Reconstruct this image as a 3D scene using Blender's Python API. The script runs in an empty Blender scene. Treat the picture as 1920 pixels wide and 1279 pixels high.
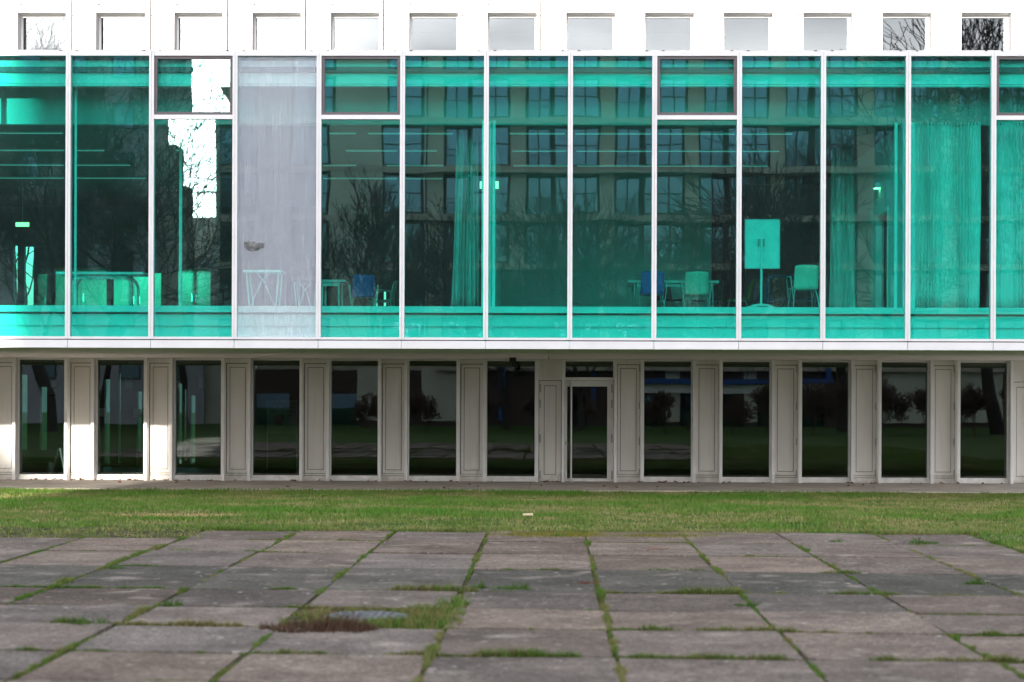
import bpy, math, random
import numpy as np
from mathutils import Vector, Matrix

# ------------------------------------------------------------------ camera, world, sun, exposure
scene = bpy.context.scene
COL = scene.collection
FPX = 4000.0                      # focal length in pixels of the 1920 px wide photograph
YAW, ROLL = math.radians(1.031), math.radians(0.197)
EYE = Vector((0.0, 0.0, 1.67))
FWD = Vector((-math.sin(YAW), math.cos(YAW), 0.0))
R0 = Vector((math.cos(YAW), math.sin(YAW), 0.0))
UP0 = Vector((0.0, 0.0, 1.0))
RIGHT = R0 * math.cos(ROLL) + UP0 * math.sin(ROLL)
UP = UP0 * math.cos(ROLL) - R0 * math.sin(ROLL)
SHIFT = 114.25
cam_data = bpy.data.cameras.new("camera")
cam = bpy.data.objects.new("camera", cam_data)
COL.objects.link(cam)
cam.matrix_world = Matrix(((RIGHT.x, UP.x, -FWD.x, EYE.x), (RIGHT.y, UP.y, -FWD.y, EYE.y),
                           (RIGHT.z, UP.z, -FWD.z, EYE.z), (0, 0, 0, 1)))
cam_data.sensor_width = 36.0
cam_data.lens = FPX / 1920.0 * 36.0
cam_data.shift_y = SHIFT / 1920.0
cam_data.clip_end = 2000.0
cam_data.dof.use_dof = True
cam_data.dof.focus_distance = 38.0
cam_data.dof.aperture_fstop = 2.3
scene.camera = cam

SUN_TO = Vector((-0.12, -1.0, 0.16)).normalized()     # from the scene towards the sun
SUN_EL = math.asin(SUN_TO.z)
world = bpy.data.worlds.new("World")
scene.world = world
world.use_nodes = True
wn, wl = world.node_tree.nodes, world.node_tree.links
wn.clear()
w_out = wn.new("ShaderNodeOutputWorld")
w_bg = wn.new("ShaderNodeBackground")
w_bg.inputs["Strength"].default_value = 0.12
sky = wn.new("ShaderNodeTexSky")
sky.sky_type = 'NISHITA'
sky.sun_disc = False
sky.sun_elevation = SUN_EL
sky.sun_rotation = math.atan2(SUN_TO.x, SUN_TO.y)
sky.dust_density = 3.0
# thin broken cloud: pale patches over the blue
tc = wn.new("ShaderNodeTexCoord")
mp = wn.new("ShaderNodeMapping")
mp.inputs["Scale"].default_value = (1.0, 1.0, 3.0)
nz = wn.new("ShaderNodeTexNoise")
nz.inputs["Scale"].default_value = 2.2
nz.inputs["Detail"].default_value = 6.0
rp = wn.new("ShaderNodeValToRGB")
rp.color_ramp.elements[0].position = 0.40
rp.color_ramp.elements[0].color = (0.30, 0.30, 0.30, 1)
rp.color_ramp.elements[1].position = 0.62
rp.color_ramp.elements[1].color = (0.9, 0.9, 0.9, 1)
mixw = wn.new("ShaderNodeMix")
mixw.data_type = 'RGBA'
mixw.inputs["B"].default_value = (6.2, 6.3, 6.8, 1)
wl.new(tc.outputs["Generated"], mp.inputs["Vector"])
wl.new(mp.outputs["Vector"], nz.inputs["Vector"])
wl.new(nz.outputs["Fac"], rp.inputs["Fac"])

hsv = wn.new("ShaderNodeHueSaturation")
# the haze round the low sun is colourless, the sky away from it blue and clearer
sx = wn.new("ShaderNodeSeparateXYZ")
wl.new(tc.outputs["Generated"], sx.inputs[0])
sat = wn.new("ShaderNodeMapRange")
sat.inputs["From Min"].default_value = -0.7; sat.inputs["From Max"].default_value = 0.7
sat.inputs["To Min"].default_value = 0.15; sat.inputs["To Max"].default_value = 1.0
cl = wn.new("ShaderNodeMapRange")
cl.inputs["From Min"].default_value = -0.4; cl.inputs["From Max"].default_value = 0.6
cl.inputs["To Min"].default_value = 1.0; cl.inputs["To Max"].default_value = 0.45
wl.new(sx.outputs["Y"], sat.inputs["Value"]); wl.new(sx.outputs["Y"], cl.inputs["Value"])
wl.new(sat.outputs["Result"], hsv.inputs["Saturation"])
cm = wn.new("ShaderNodeMath"); cm.operation = 'MULTIPLY'
wl.new(rp.outputs["Color"], cm.inputs[0]); wl.new(cl.outputs["Result"], cm.inputs[1])
wl.new(sky.outputs["Color"], hsv.inputs["Color"])
wl.new(hsv.outputs["Color"], mixw.inputs["A"])
wl.new(cm.outputs[0], mixw.inputs["Factor"])
wl.new(mixw.outputs["Result"], w_bg.inputs["Color"])
wl.new(w_bg.outputs["Background"], w_out.inputs["Surface"])

sun_data = bpy.data.lights.new("sun", 'SUN')
sun_data.energy = 4.0
sun_data.angle = math.radians(0.5)
sun_data.color = (1.0, 0.93, 0.83)
sun = bpy.data.objects.new("sun", sun_data)
COL.objects.link(sun)
sun.rotation_euler = SUN_TO.to_track_quat('Z', 'Y').to_euler()

scene.view_settings.view_transform = 'Standard'
scene.view_settings.look = 'None'
scene.view_settings.gamma = 1.0
scene.view_settings.exposure = 2.2
scene.render.engine = 'CYCLES'
scene.cycles.use_denoising = True
scene.cycles.transparent_max_bounces = 24
scene.cycles.max_bounces = 12
scene.cycles.diffuse_bounces = 7
scene.cycles.glossy_bounces = 4
scene.cycles.caustics_reflective = False
scene.cycles.caustics_refractive = False
scene.cycles.sample_clamp_indirect = 8.0

rnd = random.Random(7)
rng = np.random.default_rng(11)


def at(px, py, Y):
    """World point at depth Y that the photograph (1920 px wide) shows at px, py."""
    d = FWD * FPX + RIGHT * (px - 960.0) + UP * (639.5 - py + SHIFT)
    return EYE + d * (Y / d.y)


def gnd(px, py, z=0.0):
    d = FWD * FPX + RIGHT * (px - 960.0) + UP * (639.5 - py + SHIFT)
    return EYE + d * ((z - EYE.z) / d.z)


def X(px, Y, py=500.0):
    return at(px, py, Y).x


def Z(py, Y, px=1000.0):
    return at(px, py, Y).z


# ------------------------------------------------------------------ mesh and object helpers
class MB:
    def __init__(self):
        self.v, self.f = [], []

    def box(self, x0, x1, y0, y1, z0, z1):
        if x0 > x1: x0, x1 = x1, x0
        if y0 > y1: y0, y1 = y1, y0
        if z0 > z1: z0, z1 = z1, z0
        n = len(self.v)
        self.v += [(x0, y0, z0), (x1, y0, z0), (x1, y1, z0), (x0, y1, z0),
                   (x0, y0, z1), (x1, y0, z1), (x1, y1, z1), (x0, y1, z1)]
        self.f += [(n, n+3, n+2, n+1), (n+4, n+5, n+6, n+7), (n, n+1, n+5, n+4),
                   (n+1, n+2, n+6, n+5), (n+2, n+3, n+7, n+6), (n+3, n, n+4, n+7)]
        return self

    def hexa(self, pts):
        """eight corners: bottom four counter-clockwise, then top four"""
        n = len(self.v)
        self.v += [tuple(p) for p in pts]
        self.f += [(n, n+3, n+2, n+1), (n+4, n+5, n+6, n+7), (n, n+1, n+5, n+4),
                   (n+1, n+2, n+6, n+5), (n+2, n+3, n+7, n+6), (n+3, n, n+4, n+7)]
        return self

    def poly(self, pts):
        n = len(self.v)
        self.v += [tuple(p) for p in pts]
        self.f.append(tuple(range(n, n + len(pts))))
        return self

    def tube(self, pts, r, sides=8):
        pts = [Vector(p) for p in pts]
        rs = r if isinstance(r, (list, tuple)) else [r] * len(pts)
        n0 = len(self.v)
        prev = None
        for i, p in enumerate(pts):
            if i == 0: d = pts[1] - p
            elif i == len(pts) - 1: d = p - pts[i-1]
            else: d = (pts[i+1] - p).normalized() + (p - pts[i-1]).normalized()
            d.normalize()
            a = Vector((1, 0, 0)) if abs(d.x) < 0.9 else Vector((0, 1, 0))
            if prev is not None:
                a = prev
            u = (a - d * a.dot(d)).normalized()
            w = d.cross(u)
            prev = u
            for k in range(sides):
                t = 2 * math.pi * k / sides
                self.v.append(tuple(p + (u * math.cos(t) + w * math.sin(t)) * rs[i]))
        for i in range(len(pts) - 1):
            for k in range(sides):
                a, b = n0 + i*sides + k, n0 + i*sides + (k+1) % sides
                self.f.append((a, b, b + sides, a + sides))
        self.f.append(tuple(n0 + k for k in reversed(range(sides))))
        self.f.append(tuple(n0 + (len(pts)-1)*sides + k for k in range(sides)))
        return self

    def lathe(self, prof, c=(0, 0, 0), sides=24):
        """profile of (radius, z), closed at both ends"""
        n0 = len(self.v)
        for r, z in prof:
            for k in range(sides):
                t = 2 * math.pi * k / sides
                self.v.append((c[0] + r*math.cos(t), c[1] + r*math.sin(t), c[2] + z))
        for i in range(len(prof) - 1):
            for k in range(sides):
                a, b = n0 + i*sides + k, n0 + i*sides + (k+1) % sides
                self.f.append((a, b, b + sides, a + sides))
        self.f.append(tuple(n0 + k for k in reversed(range(sides))))
        self.f.append(tuple(n0 + (len(prof)-1)*sides + k for k in range(sides)))
        return self

    def sheet(self, grid, thick=(0, 0.02, 0)):
        """closed thick sheet over a grid of points (rows of equal length)"""
        nr, nc = len(grid), len(grid[0])
        n0 = len(self.v)
        T = Vector(thick)
        for row in grid:
            for p in row: self.v.append(tuple(p))
        for row in grid:
            for p in row: self.v.append(tuple(Vector(p) + T))
        m = nr * nc
        I = lambda i, j, s=0: n0 + s*m + i*nc + j
        for i in range(nr-1):
            for j in range(nc-1):
                self.f.append((I(i, j), I(i, j+1), I(i+1, j+1), I(i+1, j)))
                self.f.append((I(i, j, 1), I(i+1, j, 1), I(i+1, j+1, 1), I(i, j+1, 1)))
        for j in range(nc-1):
            self.f.append((I(0, j), I(0, j, 1), I(0, j+1, 1), I(0, j+1)))
            self.f.append((I(nr-1, j), I(nr-1, j+1), I(nr-1, j+1, 1), I(nr-1, j, 1)))
        for i in range(nr-1):
            self.f.append((I(i, 0), I(i+1, 0), I(i+1, 0, 1), I(i, 0, 1)))
            self.f.append((I(i, nc-1), I(i, nc-1, 1), I(i+1, nc-1, 1), I(i+1, nc-1)))
        return self

    def build(self, name, mat, parent=None, smooth=False, loc=None):
        me = bpy.data.meshes.new(name)
        me.from_pydata(self.v, [], self.f)
        me.update()
        if smooth:
            me.polygons.foreach_set("use_smooth", [True] * len(me.polygons))
        me.materials.append(mat)
        o = bpy.data.objects.new(name, me)
        COL.objects.link(o)
        if parent is not None: o.parent = parent
        if loc is not None: o.location = loc
        return o


def tag(o, label=None, cat=None, group=None, kind=None):
    if label: o["label"] = label
    if cat: o["category"] = cat
    if group: o["group"] = group
    if kind: o["kind"] = kind
    return o


def thing(name, label, cat, loc=(0, 0, 0), rz=0.0, group=None):
    o = bpy.data.objects.new(name, None)
    o.empty_display_size = 0.3
    COL.objects.link(o)
    o.location = loc
    o.rotation_euler = (0, 0, rz)
    return tag(o, label, cat, group)


def dup(root, loc, rz=0.0, label=None, scale=None):
    r = root.copy()
    COL.objects.link(r)
    r.location = loc
    r.rotation_euler = (0, 0, rz)
    if scale: r.scale = scale
    if label: r["label"] = label
    for ch in list(root.children):
        c = ch.copy(); COL.objects.link(c); c.parent = r
        for g in list(ch.children):
            d = g.copy(); COL.objects.link(d); d.parent = c
    return r


def np_mesh(name, verts, faces_flat, nper, mat, cols=None, parent=None):
    me = bpy.data.meshes.new(name)
    nf = len(faces_flat) // nper
    me.vertices.add(len(verts))
    me.vertices.foreach_set("co", np.asarray(verts, np.float32).ravel())
    me.loops.add(len(faces_flat))
    me.loops.foreach_set("vertex_index", np.asarray(faces_flat, np.int32))
    me.polygons.add(nf)
    me.polygons.foreach_set("loop_start", np.arange(nf, dtype=np.int32) * nper)
    me.polygons.foreach_set("loop_total", np.full(nf, nper, np.int32))
    me.update(calc_edges=True)
    me.validate()
    if cols is not None:
        a = me.color_attributes.new("tone", 'FLOAT_COLOR', 'POINT')
        c4 = np.ones((len(verts), 4), np.float32)
        c4[:, :3] = cols
        a.data.foreach_set("color", c4.ravel())
    me.materials.append(mat)
    o = bpy.data.objects.new(name, me)
    COL.objects.link(o)
    if parent is not None: o.parent = parent
    return o


def vnoise(x, y, seed=0):
    """2-D value noise, 0..1"""
    xi, yi = np.floor(x).astype(np.int64), np.floor(y).astype(np.int64)
    fx, fy = x - xi, y - yi
    fx, fy = fx*fx*(3-2*fx), fy*fy*(3-2*fy)

    def h(a, b):
        n = (a * 374761393 + b * 668265263 + seed * 974711) & 0xffffffff
        n = ((n ^ (n >> 13)) * 1274126177) & 0xffffffff
        return ((n ^ (n >> 16)) & 0xffff) / 65535.0
    return (h(xi, yi)*(1-fx) + h(xi+1, yi)*fx)*(1-fy) + (h(xi, yi+1)*(1-fx) + h(xi+1, yi+1)*fx)*fy


def fbm(x, y, seed=0, oct=4):
    s, a, t = 0, 1.0, 0
    for k in range(oct):
        s = s + a * vnoise(x * 2**k, y * 2**k, seed + k); t += a; a *= 0.5
    return s / t


# ------------------------------------------------------------------ materials
def mat_new(name):
    m = bpy.data.materials.new(name)
    m.use_nodes = True
    return m, m.node_tree.nodes, m.node_tree.links, m.node_tree.nodes["Principled BSDF"]


def plain(name, col, rough=0.6, metal=0.0, var=0.06, scale=6.0, bump=0.0, stretch=(1, 1, 1), splash=0.0):
    """paint, plaster, metal...: one colour with slight dirt variation"""
    m, n, l, b = mat_new(name)
    tx = n.new("ShaderNodeTexCoord"); mp_ = n.new("ShaderNodeMapping")
    mp_.inputs["Scale"].default_value = stretch
    t = n.new("ShaderNodeTexNoise"); t.inputs["Scale"].default_value = scale; t.inputs["Detail"].default_value = 6
    r = n.new("ShaderNodeValToRGB")
    r.color_ramp.elements[0].position, r.color_ramp.elements[1].position = 0.3, 0.7
    r.color_ramp.elements[0].color = (*[c * (1 - var * 1.6) for c in col], 1)
    r.color_ramp.elements[1].color = (*[min(1, c * (1 + var)) for c in col], 1)
    l.new(tx.outputs["Object"], mp_.inputs["Vector"]); l.new(mp_.outputs["Vector"], t.inputs["Vector"])
    l.new(t.outputs["Fac"], r.inputs["Fac"]); l.new(r.outputs["Color"], b.inputs["Base Color"])
    if splash:      # mud splashed up by rain along the foot, ragged upper edge, and run-off streaks
        sp = n.new("ShaderNodeSeparateXYZ"); t3 = n.new("ShaderNodeTexNoise"); t3.inputs["Scale"].default_value = 7.0; t3.inputs["Detail"].default_value = 8
        ad = n.new("ShaderNodeMath"); ad.operation = 'MULTIPLY_ADD'; ad.inputs[1].default_value = 0.9; ad.inputs[2].default_value = -0.42
        sb = n.new("ShaderNodeMath"); sb.operation = 'SUBTRACT'
        mr = n.new("ShaderNodeMapRange"); mr.inputs["From Min"].default_value = -0.12; mr.inputs["From Max"].default_value = 0.22
        mr.inputs["To Min"].default_value = splash; mr.inputs["To Max"].default_value = 0.0
        m5 = n.new("ShaderNodeMapping"); m5.inputs["Scale"].default_value = (14, 14, 0.5)
        t5 = n.new("ShaderNodeTexNoise"); t5.inputs["Scale"].default_value = 1.0; t5.inputs["Detail"].default_value = 5
        r5 = n.new("ShaderNodeMapRange"); r5.inputs["From Min"].default_value = 0.55; r5.inputs["From Max"].default_value = 0.8; r5.inputs["To Max"].default_value = splash * 0.45
        mxv = n.new("ShaderNodeMath"); mxv.operation = 'MAXIMUM'
        mm = n.new("ShaderNodeMix"); mm.data_type = 'RGBA'; mm.inputs["B"].default_value = (0.30, 0.26, 0.21, 1)
        l.new(tx.outputs["Object"], sp.inputs[0]); l.new(tx.outputs["Object"], t3.inputs["Vector"]); l.new(t3.outputs["Fac"], ad.inputs[0])
        l.new(sp.outputs["Z"], sb.inputs[0]); l.new(ad.outputs[0], sb.inputs[1]); l.new(sb.outputs[0], mr.inputs["Value"])
        l.new(tx.outputs["Object"], m5.inputs["Vector"]); l.new(m5.outputs["Vector"], t5.inputs["Vector"]); l.new(t5.outputs["Fac"], r5.inputs["Value"])
        l.new(mr.outputs["Result"], mxv.inputs[0]); l.new(r5.outputs["Result"], mxv.inputs[1])
        l.new(mxv.outputs[0], mm.inputs["Factor"]); l.new(r.outputs["Color"], mm.inputs["A"]); l.new(mm.outputs["Result"], b.inputs["Base Color"])
    b.inputs["Roughness"].default_value = rough
    b.inputs["Metallic"].default_value = metal
    if bump:
        bp = n.new("ShaderNodeBump"); bp.inputs["Strength"].default_value = bump; bp.inputs["Distance"].default_value = 0.01
        t2 = n.new("ShaderNodeTexNoise"); t2.inputs["Scale"].default_value = scale * 12
        l.new(tx.outputs["Object"], t2.inputs["Vector"]); l.new(t2.outputs["Fac"], bp.inputs["Height"])
        l.new(bp.outputs["Normal"], b.inputs["Normal"])
    return m


def glass(name, tint, f0, wave=0.0, mirror=(1, 1, 1), dirt=0.0, dirtcol=(0.6, 0.62, 0.62), streak=0.0):
    """flat pane: tinted see-through plus a mirror image that grows towards grazing; dirt is a pale film"""
    m, n, l, b = mat_new(name)
    n.remove(b)
    out = n["Material Output"]
    lw = n.new("ShaderNodeLayerWeight"); lw.inputs["Blend"].default_value = 0.5
    p = n.new("ShaderNodeMath"); p.operation = 'POWER'; p.inputs[1].default_value = 5
    ma = n.new("ShaderNodeMath"); ma.operation = 'MULTIPLY_ADD'; ma.inputs[1].default_value = 1 - f0; ma.inputs[2].default_value = f0
    tr = n.new("ShaderNodeBsdfTransparent"); tr.inputs["Color"].default_value = (*tint, 1)
    gl = n.new("ShaderNodeBsdfGlossy"); gl.inputs["Roughness"].default_value = 0.0
    gl.inputs["Color"].default_value = (*mirror, 1)
    mx = n.new("ShaderNodeMixShader")
    l.new(lw.outputs["Facing"], p.inputs[0]); l.new(p.outputs[0], ma.inputs[0]); l.new(ma.outputs[0], mx.inputs["Fac"])
    l.new(tr.outputs[0], mx.inputs[1]); l.new(gl.outputs[0], mx.inputs[2])
    tx = n.new("ShaderNodeTexCoord")
    if wave:
        t = n.new("ShaderNodeTexNoise"); t.inputs["Scale"].default_value = 0.9; t.inputs["Detail"].default_value = 1.5
        bp = n.new("ShaderNodeBump"); bp.inputs["Strength"].default_value = 1.0; bp.inputs["Distance"].default_value = wave
        l.new(tx.outputs["Object"], t.inputs["Vector"]); l.new(t.outputs["Fac"], bp.inputs["Height"])
        l.new(bp.outputs["Normal"], gl.inputs["Normal"])
    last = mx
    if dirt:
        df = n.new("ShaderNodeBsdfDiffuse"); df.inputs["Color"].default_value = (*dirtcol, 1)
        mp_ = n.new("ShaderNodeMapping"); mp_.inputs["Scale"].default_value = (1, 1, 0.035 if streak else 1)
        t = n.new("ShaderNodeTexNoise"); t.inputs["Scale"].default_value = 34.0 if streak else 2.5; t.inputs["Detail"].default_value = 8
        r = n.new("ShaderNodeMapRange"); r.inputs["From Min"].default_value = 0.35; r.inputs["From Max"].default_value = 0.75
        r.inputs["To Min"].default_value = dirt * 0.74; r.inputs["To Max"].default_value = dirt * 1.25
        mx2 = n.new("ShaderNodeMixShader")
        l.new(tx.outputs["Object"], mp_.inputs["Vector"]); l.new(mp_.outputs["Vector"], t.inputs["Vector"])
        l.new(t.outputs["Fac"], r.inputs["Value"]); l.new(r.outputs["Result"], mx2.inputs["Fac"])
        l.new(mx.outputs[0], mx2.inputs[1]); l.new(df.outputs[0], mx2.inputs[2])
        last = mx2
    l.new(last.outputs[0], out.inputs["Surface"])
    return m


def toned(name, rough=0.8, speck=0.0, sscale=60.0, coarse=0.0, bump=0.0, translucent=0.0, mid=0.0):
    """colour comes from the mesh's own tone attribute, broken up by noise"""
    m, n, l, b = mat_new(name)
    a = n.new("ShaderNodeAttribute"); a.attribute_name = "tone"
    tx = n.new("ShaderNodeTexCoord")
    col = a.outputs["Color"]

    def mul(col, scale, amt, detail):
        t = n.new("ShaderNodeTexNoise"); t.inputs["Scale"].default_value = scale; t.inputs["Detail"].default_value = detail
        r = n.new("ShaderNodeMapRange"); r.inputs["From Min"].default_value = 0.3; r.inputs["From Max"].default_value = 0.7
        r.inputs["To Min"].default_value = 1 - amt; r.inputs["To Max"].default_value = 1 + amt
        mm = n.new("ShaderNodeMix"); mm.data_type = 'RGBA'; mm.blend_type = 'MULTIPLY'; mm.inputs["Factor"].default_value = 1
        l.new(tx.outputs["Object"], t.inputs["Vector"]); l.new(t.outputs["Fac"], r.inputs["Value"])
        l.new(col, mm.inputs["A"]); l.new(r.outputs["Result"], mm.inputs["B"])
        return mm.outputs["Result"], t
    tt = None
    if coarse: col, _ = mul(col, 1.3, coarse, 8)
    if mid: col, _ = mul(col, 22.0, mid, 6)
    if mid:      # old pale droppings and lime bloom
        for sc_, lo_, hi_, cc_ in ((9.0, 0.70, 0.73, (0.32, 0.30, 0.28)), (2.1, 0.58, 0.74, (0.215, 0.185, 0.16))):
            t = n.new("ShaderNodeTexNoise"); t.inputs["Scale"].default_value = sc_; t.inputs["Detail"].default_value = 2 if sc_ > 5 else 9
            r_ = n.new("ShaderNodeMapRange"); r_.inputs["From Min"].default_value = lo_; r_.inputs["From Max"].default_value = hi_; r_.inputs["To Max"].default_value = 0.75
            mm = n.new("ShaderNodeMix"); mm.data_type = 'RGBA'; mm.inputs["B"].default_value = (*cc_, 1)
            l.new(tx.outputs["Object"], t.inputs["Vector"]); l.new(t.outputs["Fac"], r_.inputs["Value"])
            l.new(col, mm.inputs["A"]); l.new(r_.outputs["Result"], mm.inputs["Factor"]); col = mm.outputs["Result"]
    if speck: col, tt = mul(col, sscale, speck, 3)
    l.new(col, b.inputs["Base Color"])
    b.inputs["Roughness"].default_value = rough
    if bump and tt:
        bp = n.new("ShaderNodeBump"); bp.inputs["Strength"].default_value = bump; bp.inputs["Distance"].default_value = 0.006
        l.new(tt.outputs["Fac"], bp.inputs["Height"]); l.new(bp.outputs["Normal"], b.inputs["Normal"])
    if translucent:
        b.inputs["Specular IOR Level"].default_value = 0.2
    return m


M = {
    'white': plain('white_coated_metal', (0.60, 0.59, 0.61), 0.45, var=0.04, scale=2),
    'flash': plain('grey_flashing', (0.55, 0.53, 0.53), 0.5, var=0.1, scale=3),
    'soffit': plain('soffit_plaster', (0.90, 0.87, 0.82), 0.8, var=0.05, scale=1.2),
    'greige': plain('warm_grey_panel', (0.86, 0.83, 0.79), 0.6, var=0.05, scale=1.5, stretch=(1, 1, 0.4), splash=0.5),
    'groove': plain('panel_groove', (0.20, 0.19, 0.175), 0.8),
    'fin': plain('aluminium_fin', (0.88, 0.87, 0.85), 0.5, var=0.04, scale=3, splash=0.35),
    'upframe': plain('light_grey_frame', (0.78, 0.77, 0.76), 0.5, var=0.04, scale=2),
    'upfin': plain('shade_greyed_fin', (0.46, 0.455, 0.46), 0.5, var=0.04, scale=2),  # shade on the fin sides is worked into this overall grey
    'upper': plain('white_upper_cladding', (0.80, 0.78, 0.75), 0.6, var=0.03, scale=1),
    'joint': plain('dark_joint_seal', (0.05, 0.047, 0.045), 0.8),
    'dark': plain('dark_window_frame', (0.075, 0.06, 0.07), 0.5),
    'black': plain('black_plastic', (0.015, 0.014, 0.014), 0.5),
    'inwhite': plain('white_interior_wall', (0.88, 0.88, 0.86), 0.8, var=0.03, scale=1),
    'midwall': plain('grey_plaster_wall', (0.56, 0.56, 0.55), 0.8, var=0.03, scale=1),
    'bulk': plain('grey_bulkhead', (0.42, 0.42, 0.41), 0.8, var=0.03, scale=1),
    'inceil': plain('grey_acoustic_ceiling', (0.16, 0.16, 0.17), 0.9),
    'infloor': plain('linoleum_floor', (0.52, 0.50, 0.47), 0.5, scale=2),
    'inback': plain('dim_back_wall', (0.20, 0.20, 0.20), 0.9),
    'steel': plain('brushed_steel', (0.45, 0.43, 0.41), 0.35, metal=0.8),
    'chrome': plain('chrome_tube', (0.62, 0.62, 0.62), 0.3, metal=0.6),
    'tabletop': plain('white_laminate', (0.82, 0.82, 0.80), 0.4),
    'blue': plain('blue_plastic_shell', (0.03, 0.16, 0.55), 0.45),
    'lime': plain('pale_green_shell', (0.76, 0.80, 0.66), 0.45),
    'yellow': plain('ochre_shell', (0.55, 0.30, 0.03), 0.5),
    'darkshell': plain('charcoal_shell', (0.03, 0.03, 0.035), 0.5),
    'bluesteel': plain('blue_tube_steel', (0.02, 0.07, 0.22), 0.4),
    'cupboard': plain('pale_wood_cupboard', (0.36, 0.31, 0.23), 0.6, scale=3, stretch=(1, 1, 0.2)),
    'curtain': plain('white_curtain_cloth', (0.78, 0.78, 0.75), 0.9, var=0.05, scale=4),
    'sheer': plain('off_white_drape', (0.46, 0.46, 0.45), 0.9, var=0.05, scale=4),
    'brown': plain('dark_brown_door', (0.05, 0.025, 0.02), 0.5),
    'concrete': plain('concrete_slab', (0.58, 0.52, 0.47), 0.9, var=0.14, scale=1.7, bump=0.2),
    'soil': plain('soil_and_moss', (0.055, 0.052, 0.025), 0.95, var=0.5, scale=5, bump=0.4),
    'turf': plain('turf_ground', (0.040, 0.075, 0.016), 0.95, var=0.35, scale=2.5, bump=0.4),
    'bark': plain('bark', (0.045, 0.038, 0.030), 0.95, var=0.25, scale=6),
    'twig': plain('red_brown_twig', (0.10, 0.06, 0.045), 0.9, var=0.3, scale=4),
    'barkolive': plain('mossy_bark', (0.075, 0.065, 0.035), 0.95, var=0.3, scale=5),
    'leaf': plain('dry_leaf', (0.20, 0.075, 0.03), 0.8, var=0.4, scale=9),
    'iron': plain('worn_iron_cover', (0.07, 0.075, 0.085), 0.65, var=0.45, scale=14, bump=0.4),
    'render': plain('ochre_render', (0.54, 0.52, 0.43), 0.9, var=0.08, scale=0.6),
    'slab': plain('balcony_slab', (0.44, 0.38, 0.31), 0.9, var=0.1, scale=1),
    'brownframe': plain('brown_window_frame', (0.055, 0.030, 0.022), 0.6),
    'palepipe': plain('zinc_downpipe', (0.5, 0.5, 0.5), 0.5),
    'awning': plain('blue_painted_beam', (0.012, 0.07, 0.26), 0.5),
    'greybld': plain('grey_house_wall', (0.42, 0.42, 0.45), 0.9, var=0.12, scale=0.5),
    'roofing': plain('roof_membrane', (0.22, 0.21, 0.20), 0.9),
    'lampshade': plain('grey_lamp_shade', (0.50, 0.50, 0.46), 0.8),
    'sofa': plain('dark_upholstery', (0.05, 0.05, 0.05), 0.9),
    'red': plain('orange_red_paint', (0.40, 0.05, 0.02), 0.8, var=0.5, scale=6),
    'straw': plain('weathered_wood', (0.55, 0.42, 0.28), 0.8),
    'paper': plain('matt_paper', (0.30, 0.28, 0.25), 0.9),
    'paving': toned('paving_concrete', 0.9, speck=0.55, sscale=70, coarse=0.32, bump=0.6, mid=0.38),
    'grass': toned('grass_blades', 0.65, translucent=0.3),
    'pane': glass('green_solar_glass', (0.34, 0.91, 0.86), 0.112, wave=0.0007, dirt=0.008, dirtcol=(0.7, 0.74, 0.76)),
    'fog': glass('blind_fogged_glass', (0.80, 0.90, 0.90), 0.05, wave=0.0006, dirt=0.215, dirtcol=(0.86, 0.85, 0.97), streak=1),
    'smear': plain('dark_smear', (0.13, 0.135, 0.14), 0.9, var=0.5, scale=12),
    'lowpane': glass('ground_floor_glass', (0.66, 0.76, 0.74), 0.085, wave=0.0004),
    'rearpane': glass('rear_glass', (0.42, 0.62, 0.60), 0.06),
    'highpane': glass('upper_mirror_glass', (0.5, 0.52, 0.54), 0.066, wave=0.0005, mirror=(0.90, 0.96, 1.0)),
    'farpane': glass('far_window_glass', (0.22, 0.30, 0.38), 0.28, mirror=(0.42, 0.72, 1.0)),
}


for k_ in ('turf', 'soil', 'paving', 'grass', 'concrete'):
    M[k_].node_tree.nodes['Principled BSDF'].inputs['Specular IOR Level'].default_value = 0.08


def lamp_mat(name, col, strength):
    m, n, l, b = mat_new(name)
    b.inputs["Base Color"].default_value = (*col, 1)
    b.inputs["Emission Color"].default_value = (*col, 1)
    b.inputs["Emission Strength"].default_value = strength
    return m


M['tube'] = lamp_mat('lit_lamp_diffuser', (0.85, 0.95, 0.9), 0.075)
M['exit'] = lamp_mat('lit_exit_sign', (0.85, 0.90, 0.30), 0.9)
M['sconce'] = lamp_mat('lit_sconce', (1.0, 0.92, 0.45), 1.1)

# ------------------------------------------------------------------ ground
YC, YG = 35.5, 44.24            # plane of the glazed upper storey, plane of the ground-floor wall
YF = 43.94                      # front of the ground-floor fins
Y_PAVE = gnd(1000, 921.5).y     # edge between lawn and the path along the wall
ROWT = 0.06                     # the slab rows run slightly askew

g = MB()
g.poly([(-300, -300, 0), (300, -300, 0), (300, 300, 0), (-300, 300, 0)])
tag(g.build('ground', M['turf']), kind='structure')

# path along the wall
g = MB()
xs = -19.0
k = 0
while xs < 17:
    g.box(xs + 0.006, xs + 1.55 - 0.006, Y_PAVE, YG - 0.02, -0.05, 0.022)
    xs += 1.55
tag(g.build('path', M['concrete']), kind='structure')

# old paving of large concrete slabs
SX = [-15.19 + 1.2 * i for i in range(0, 26)]
SX = [round(-0.77 - 1.205 * 11 + 1.205 * i, 3) for i in range(0, 25)]
SY = [gnd(1032, p).y for p in (1000.5, 1019.5, 1043.5, 1072.5, 1115.5, 1148.5, 1186.5, 1238.5)]
SY += [12.35, 10.9, 9.4, 7.9, 6.4, 4.9, 3.4]
bm_v, bm_f, bm_c = [], [], []
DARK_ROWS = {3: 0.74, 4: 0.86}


def rowY(j, x):
    return SY[j] - ROWT * x * min(1.0, 0.4 + 0.6 * (j > 0))


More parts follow.
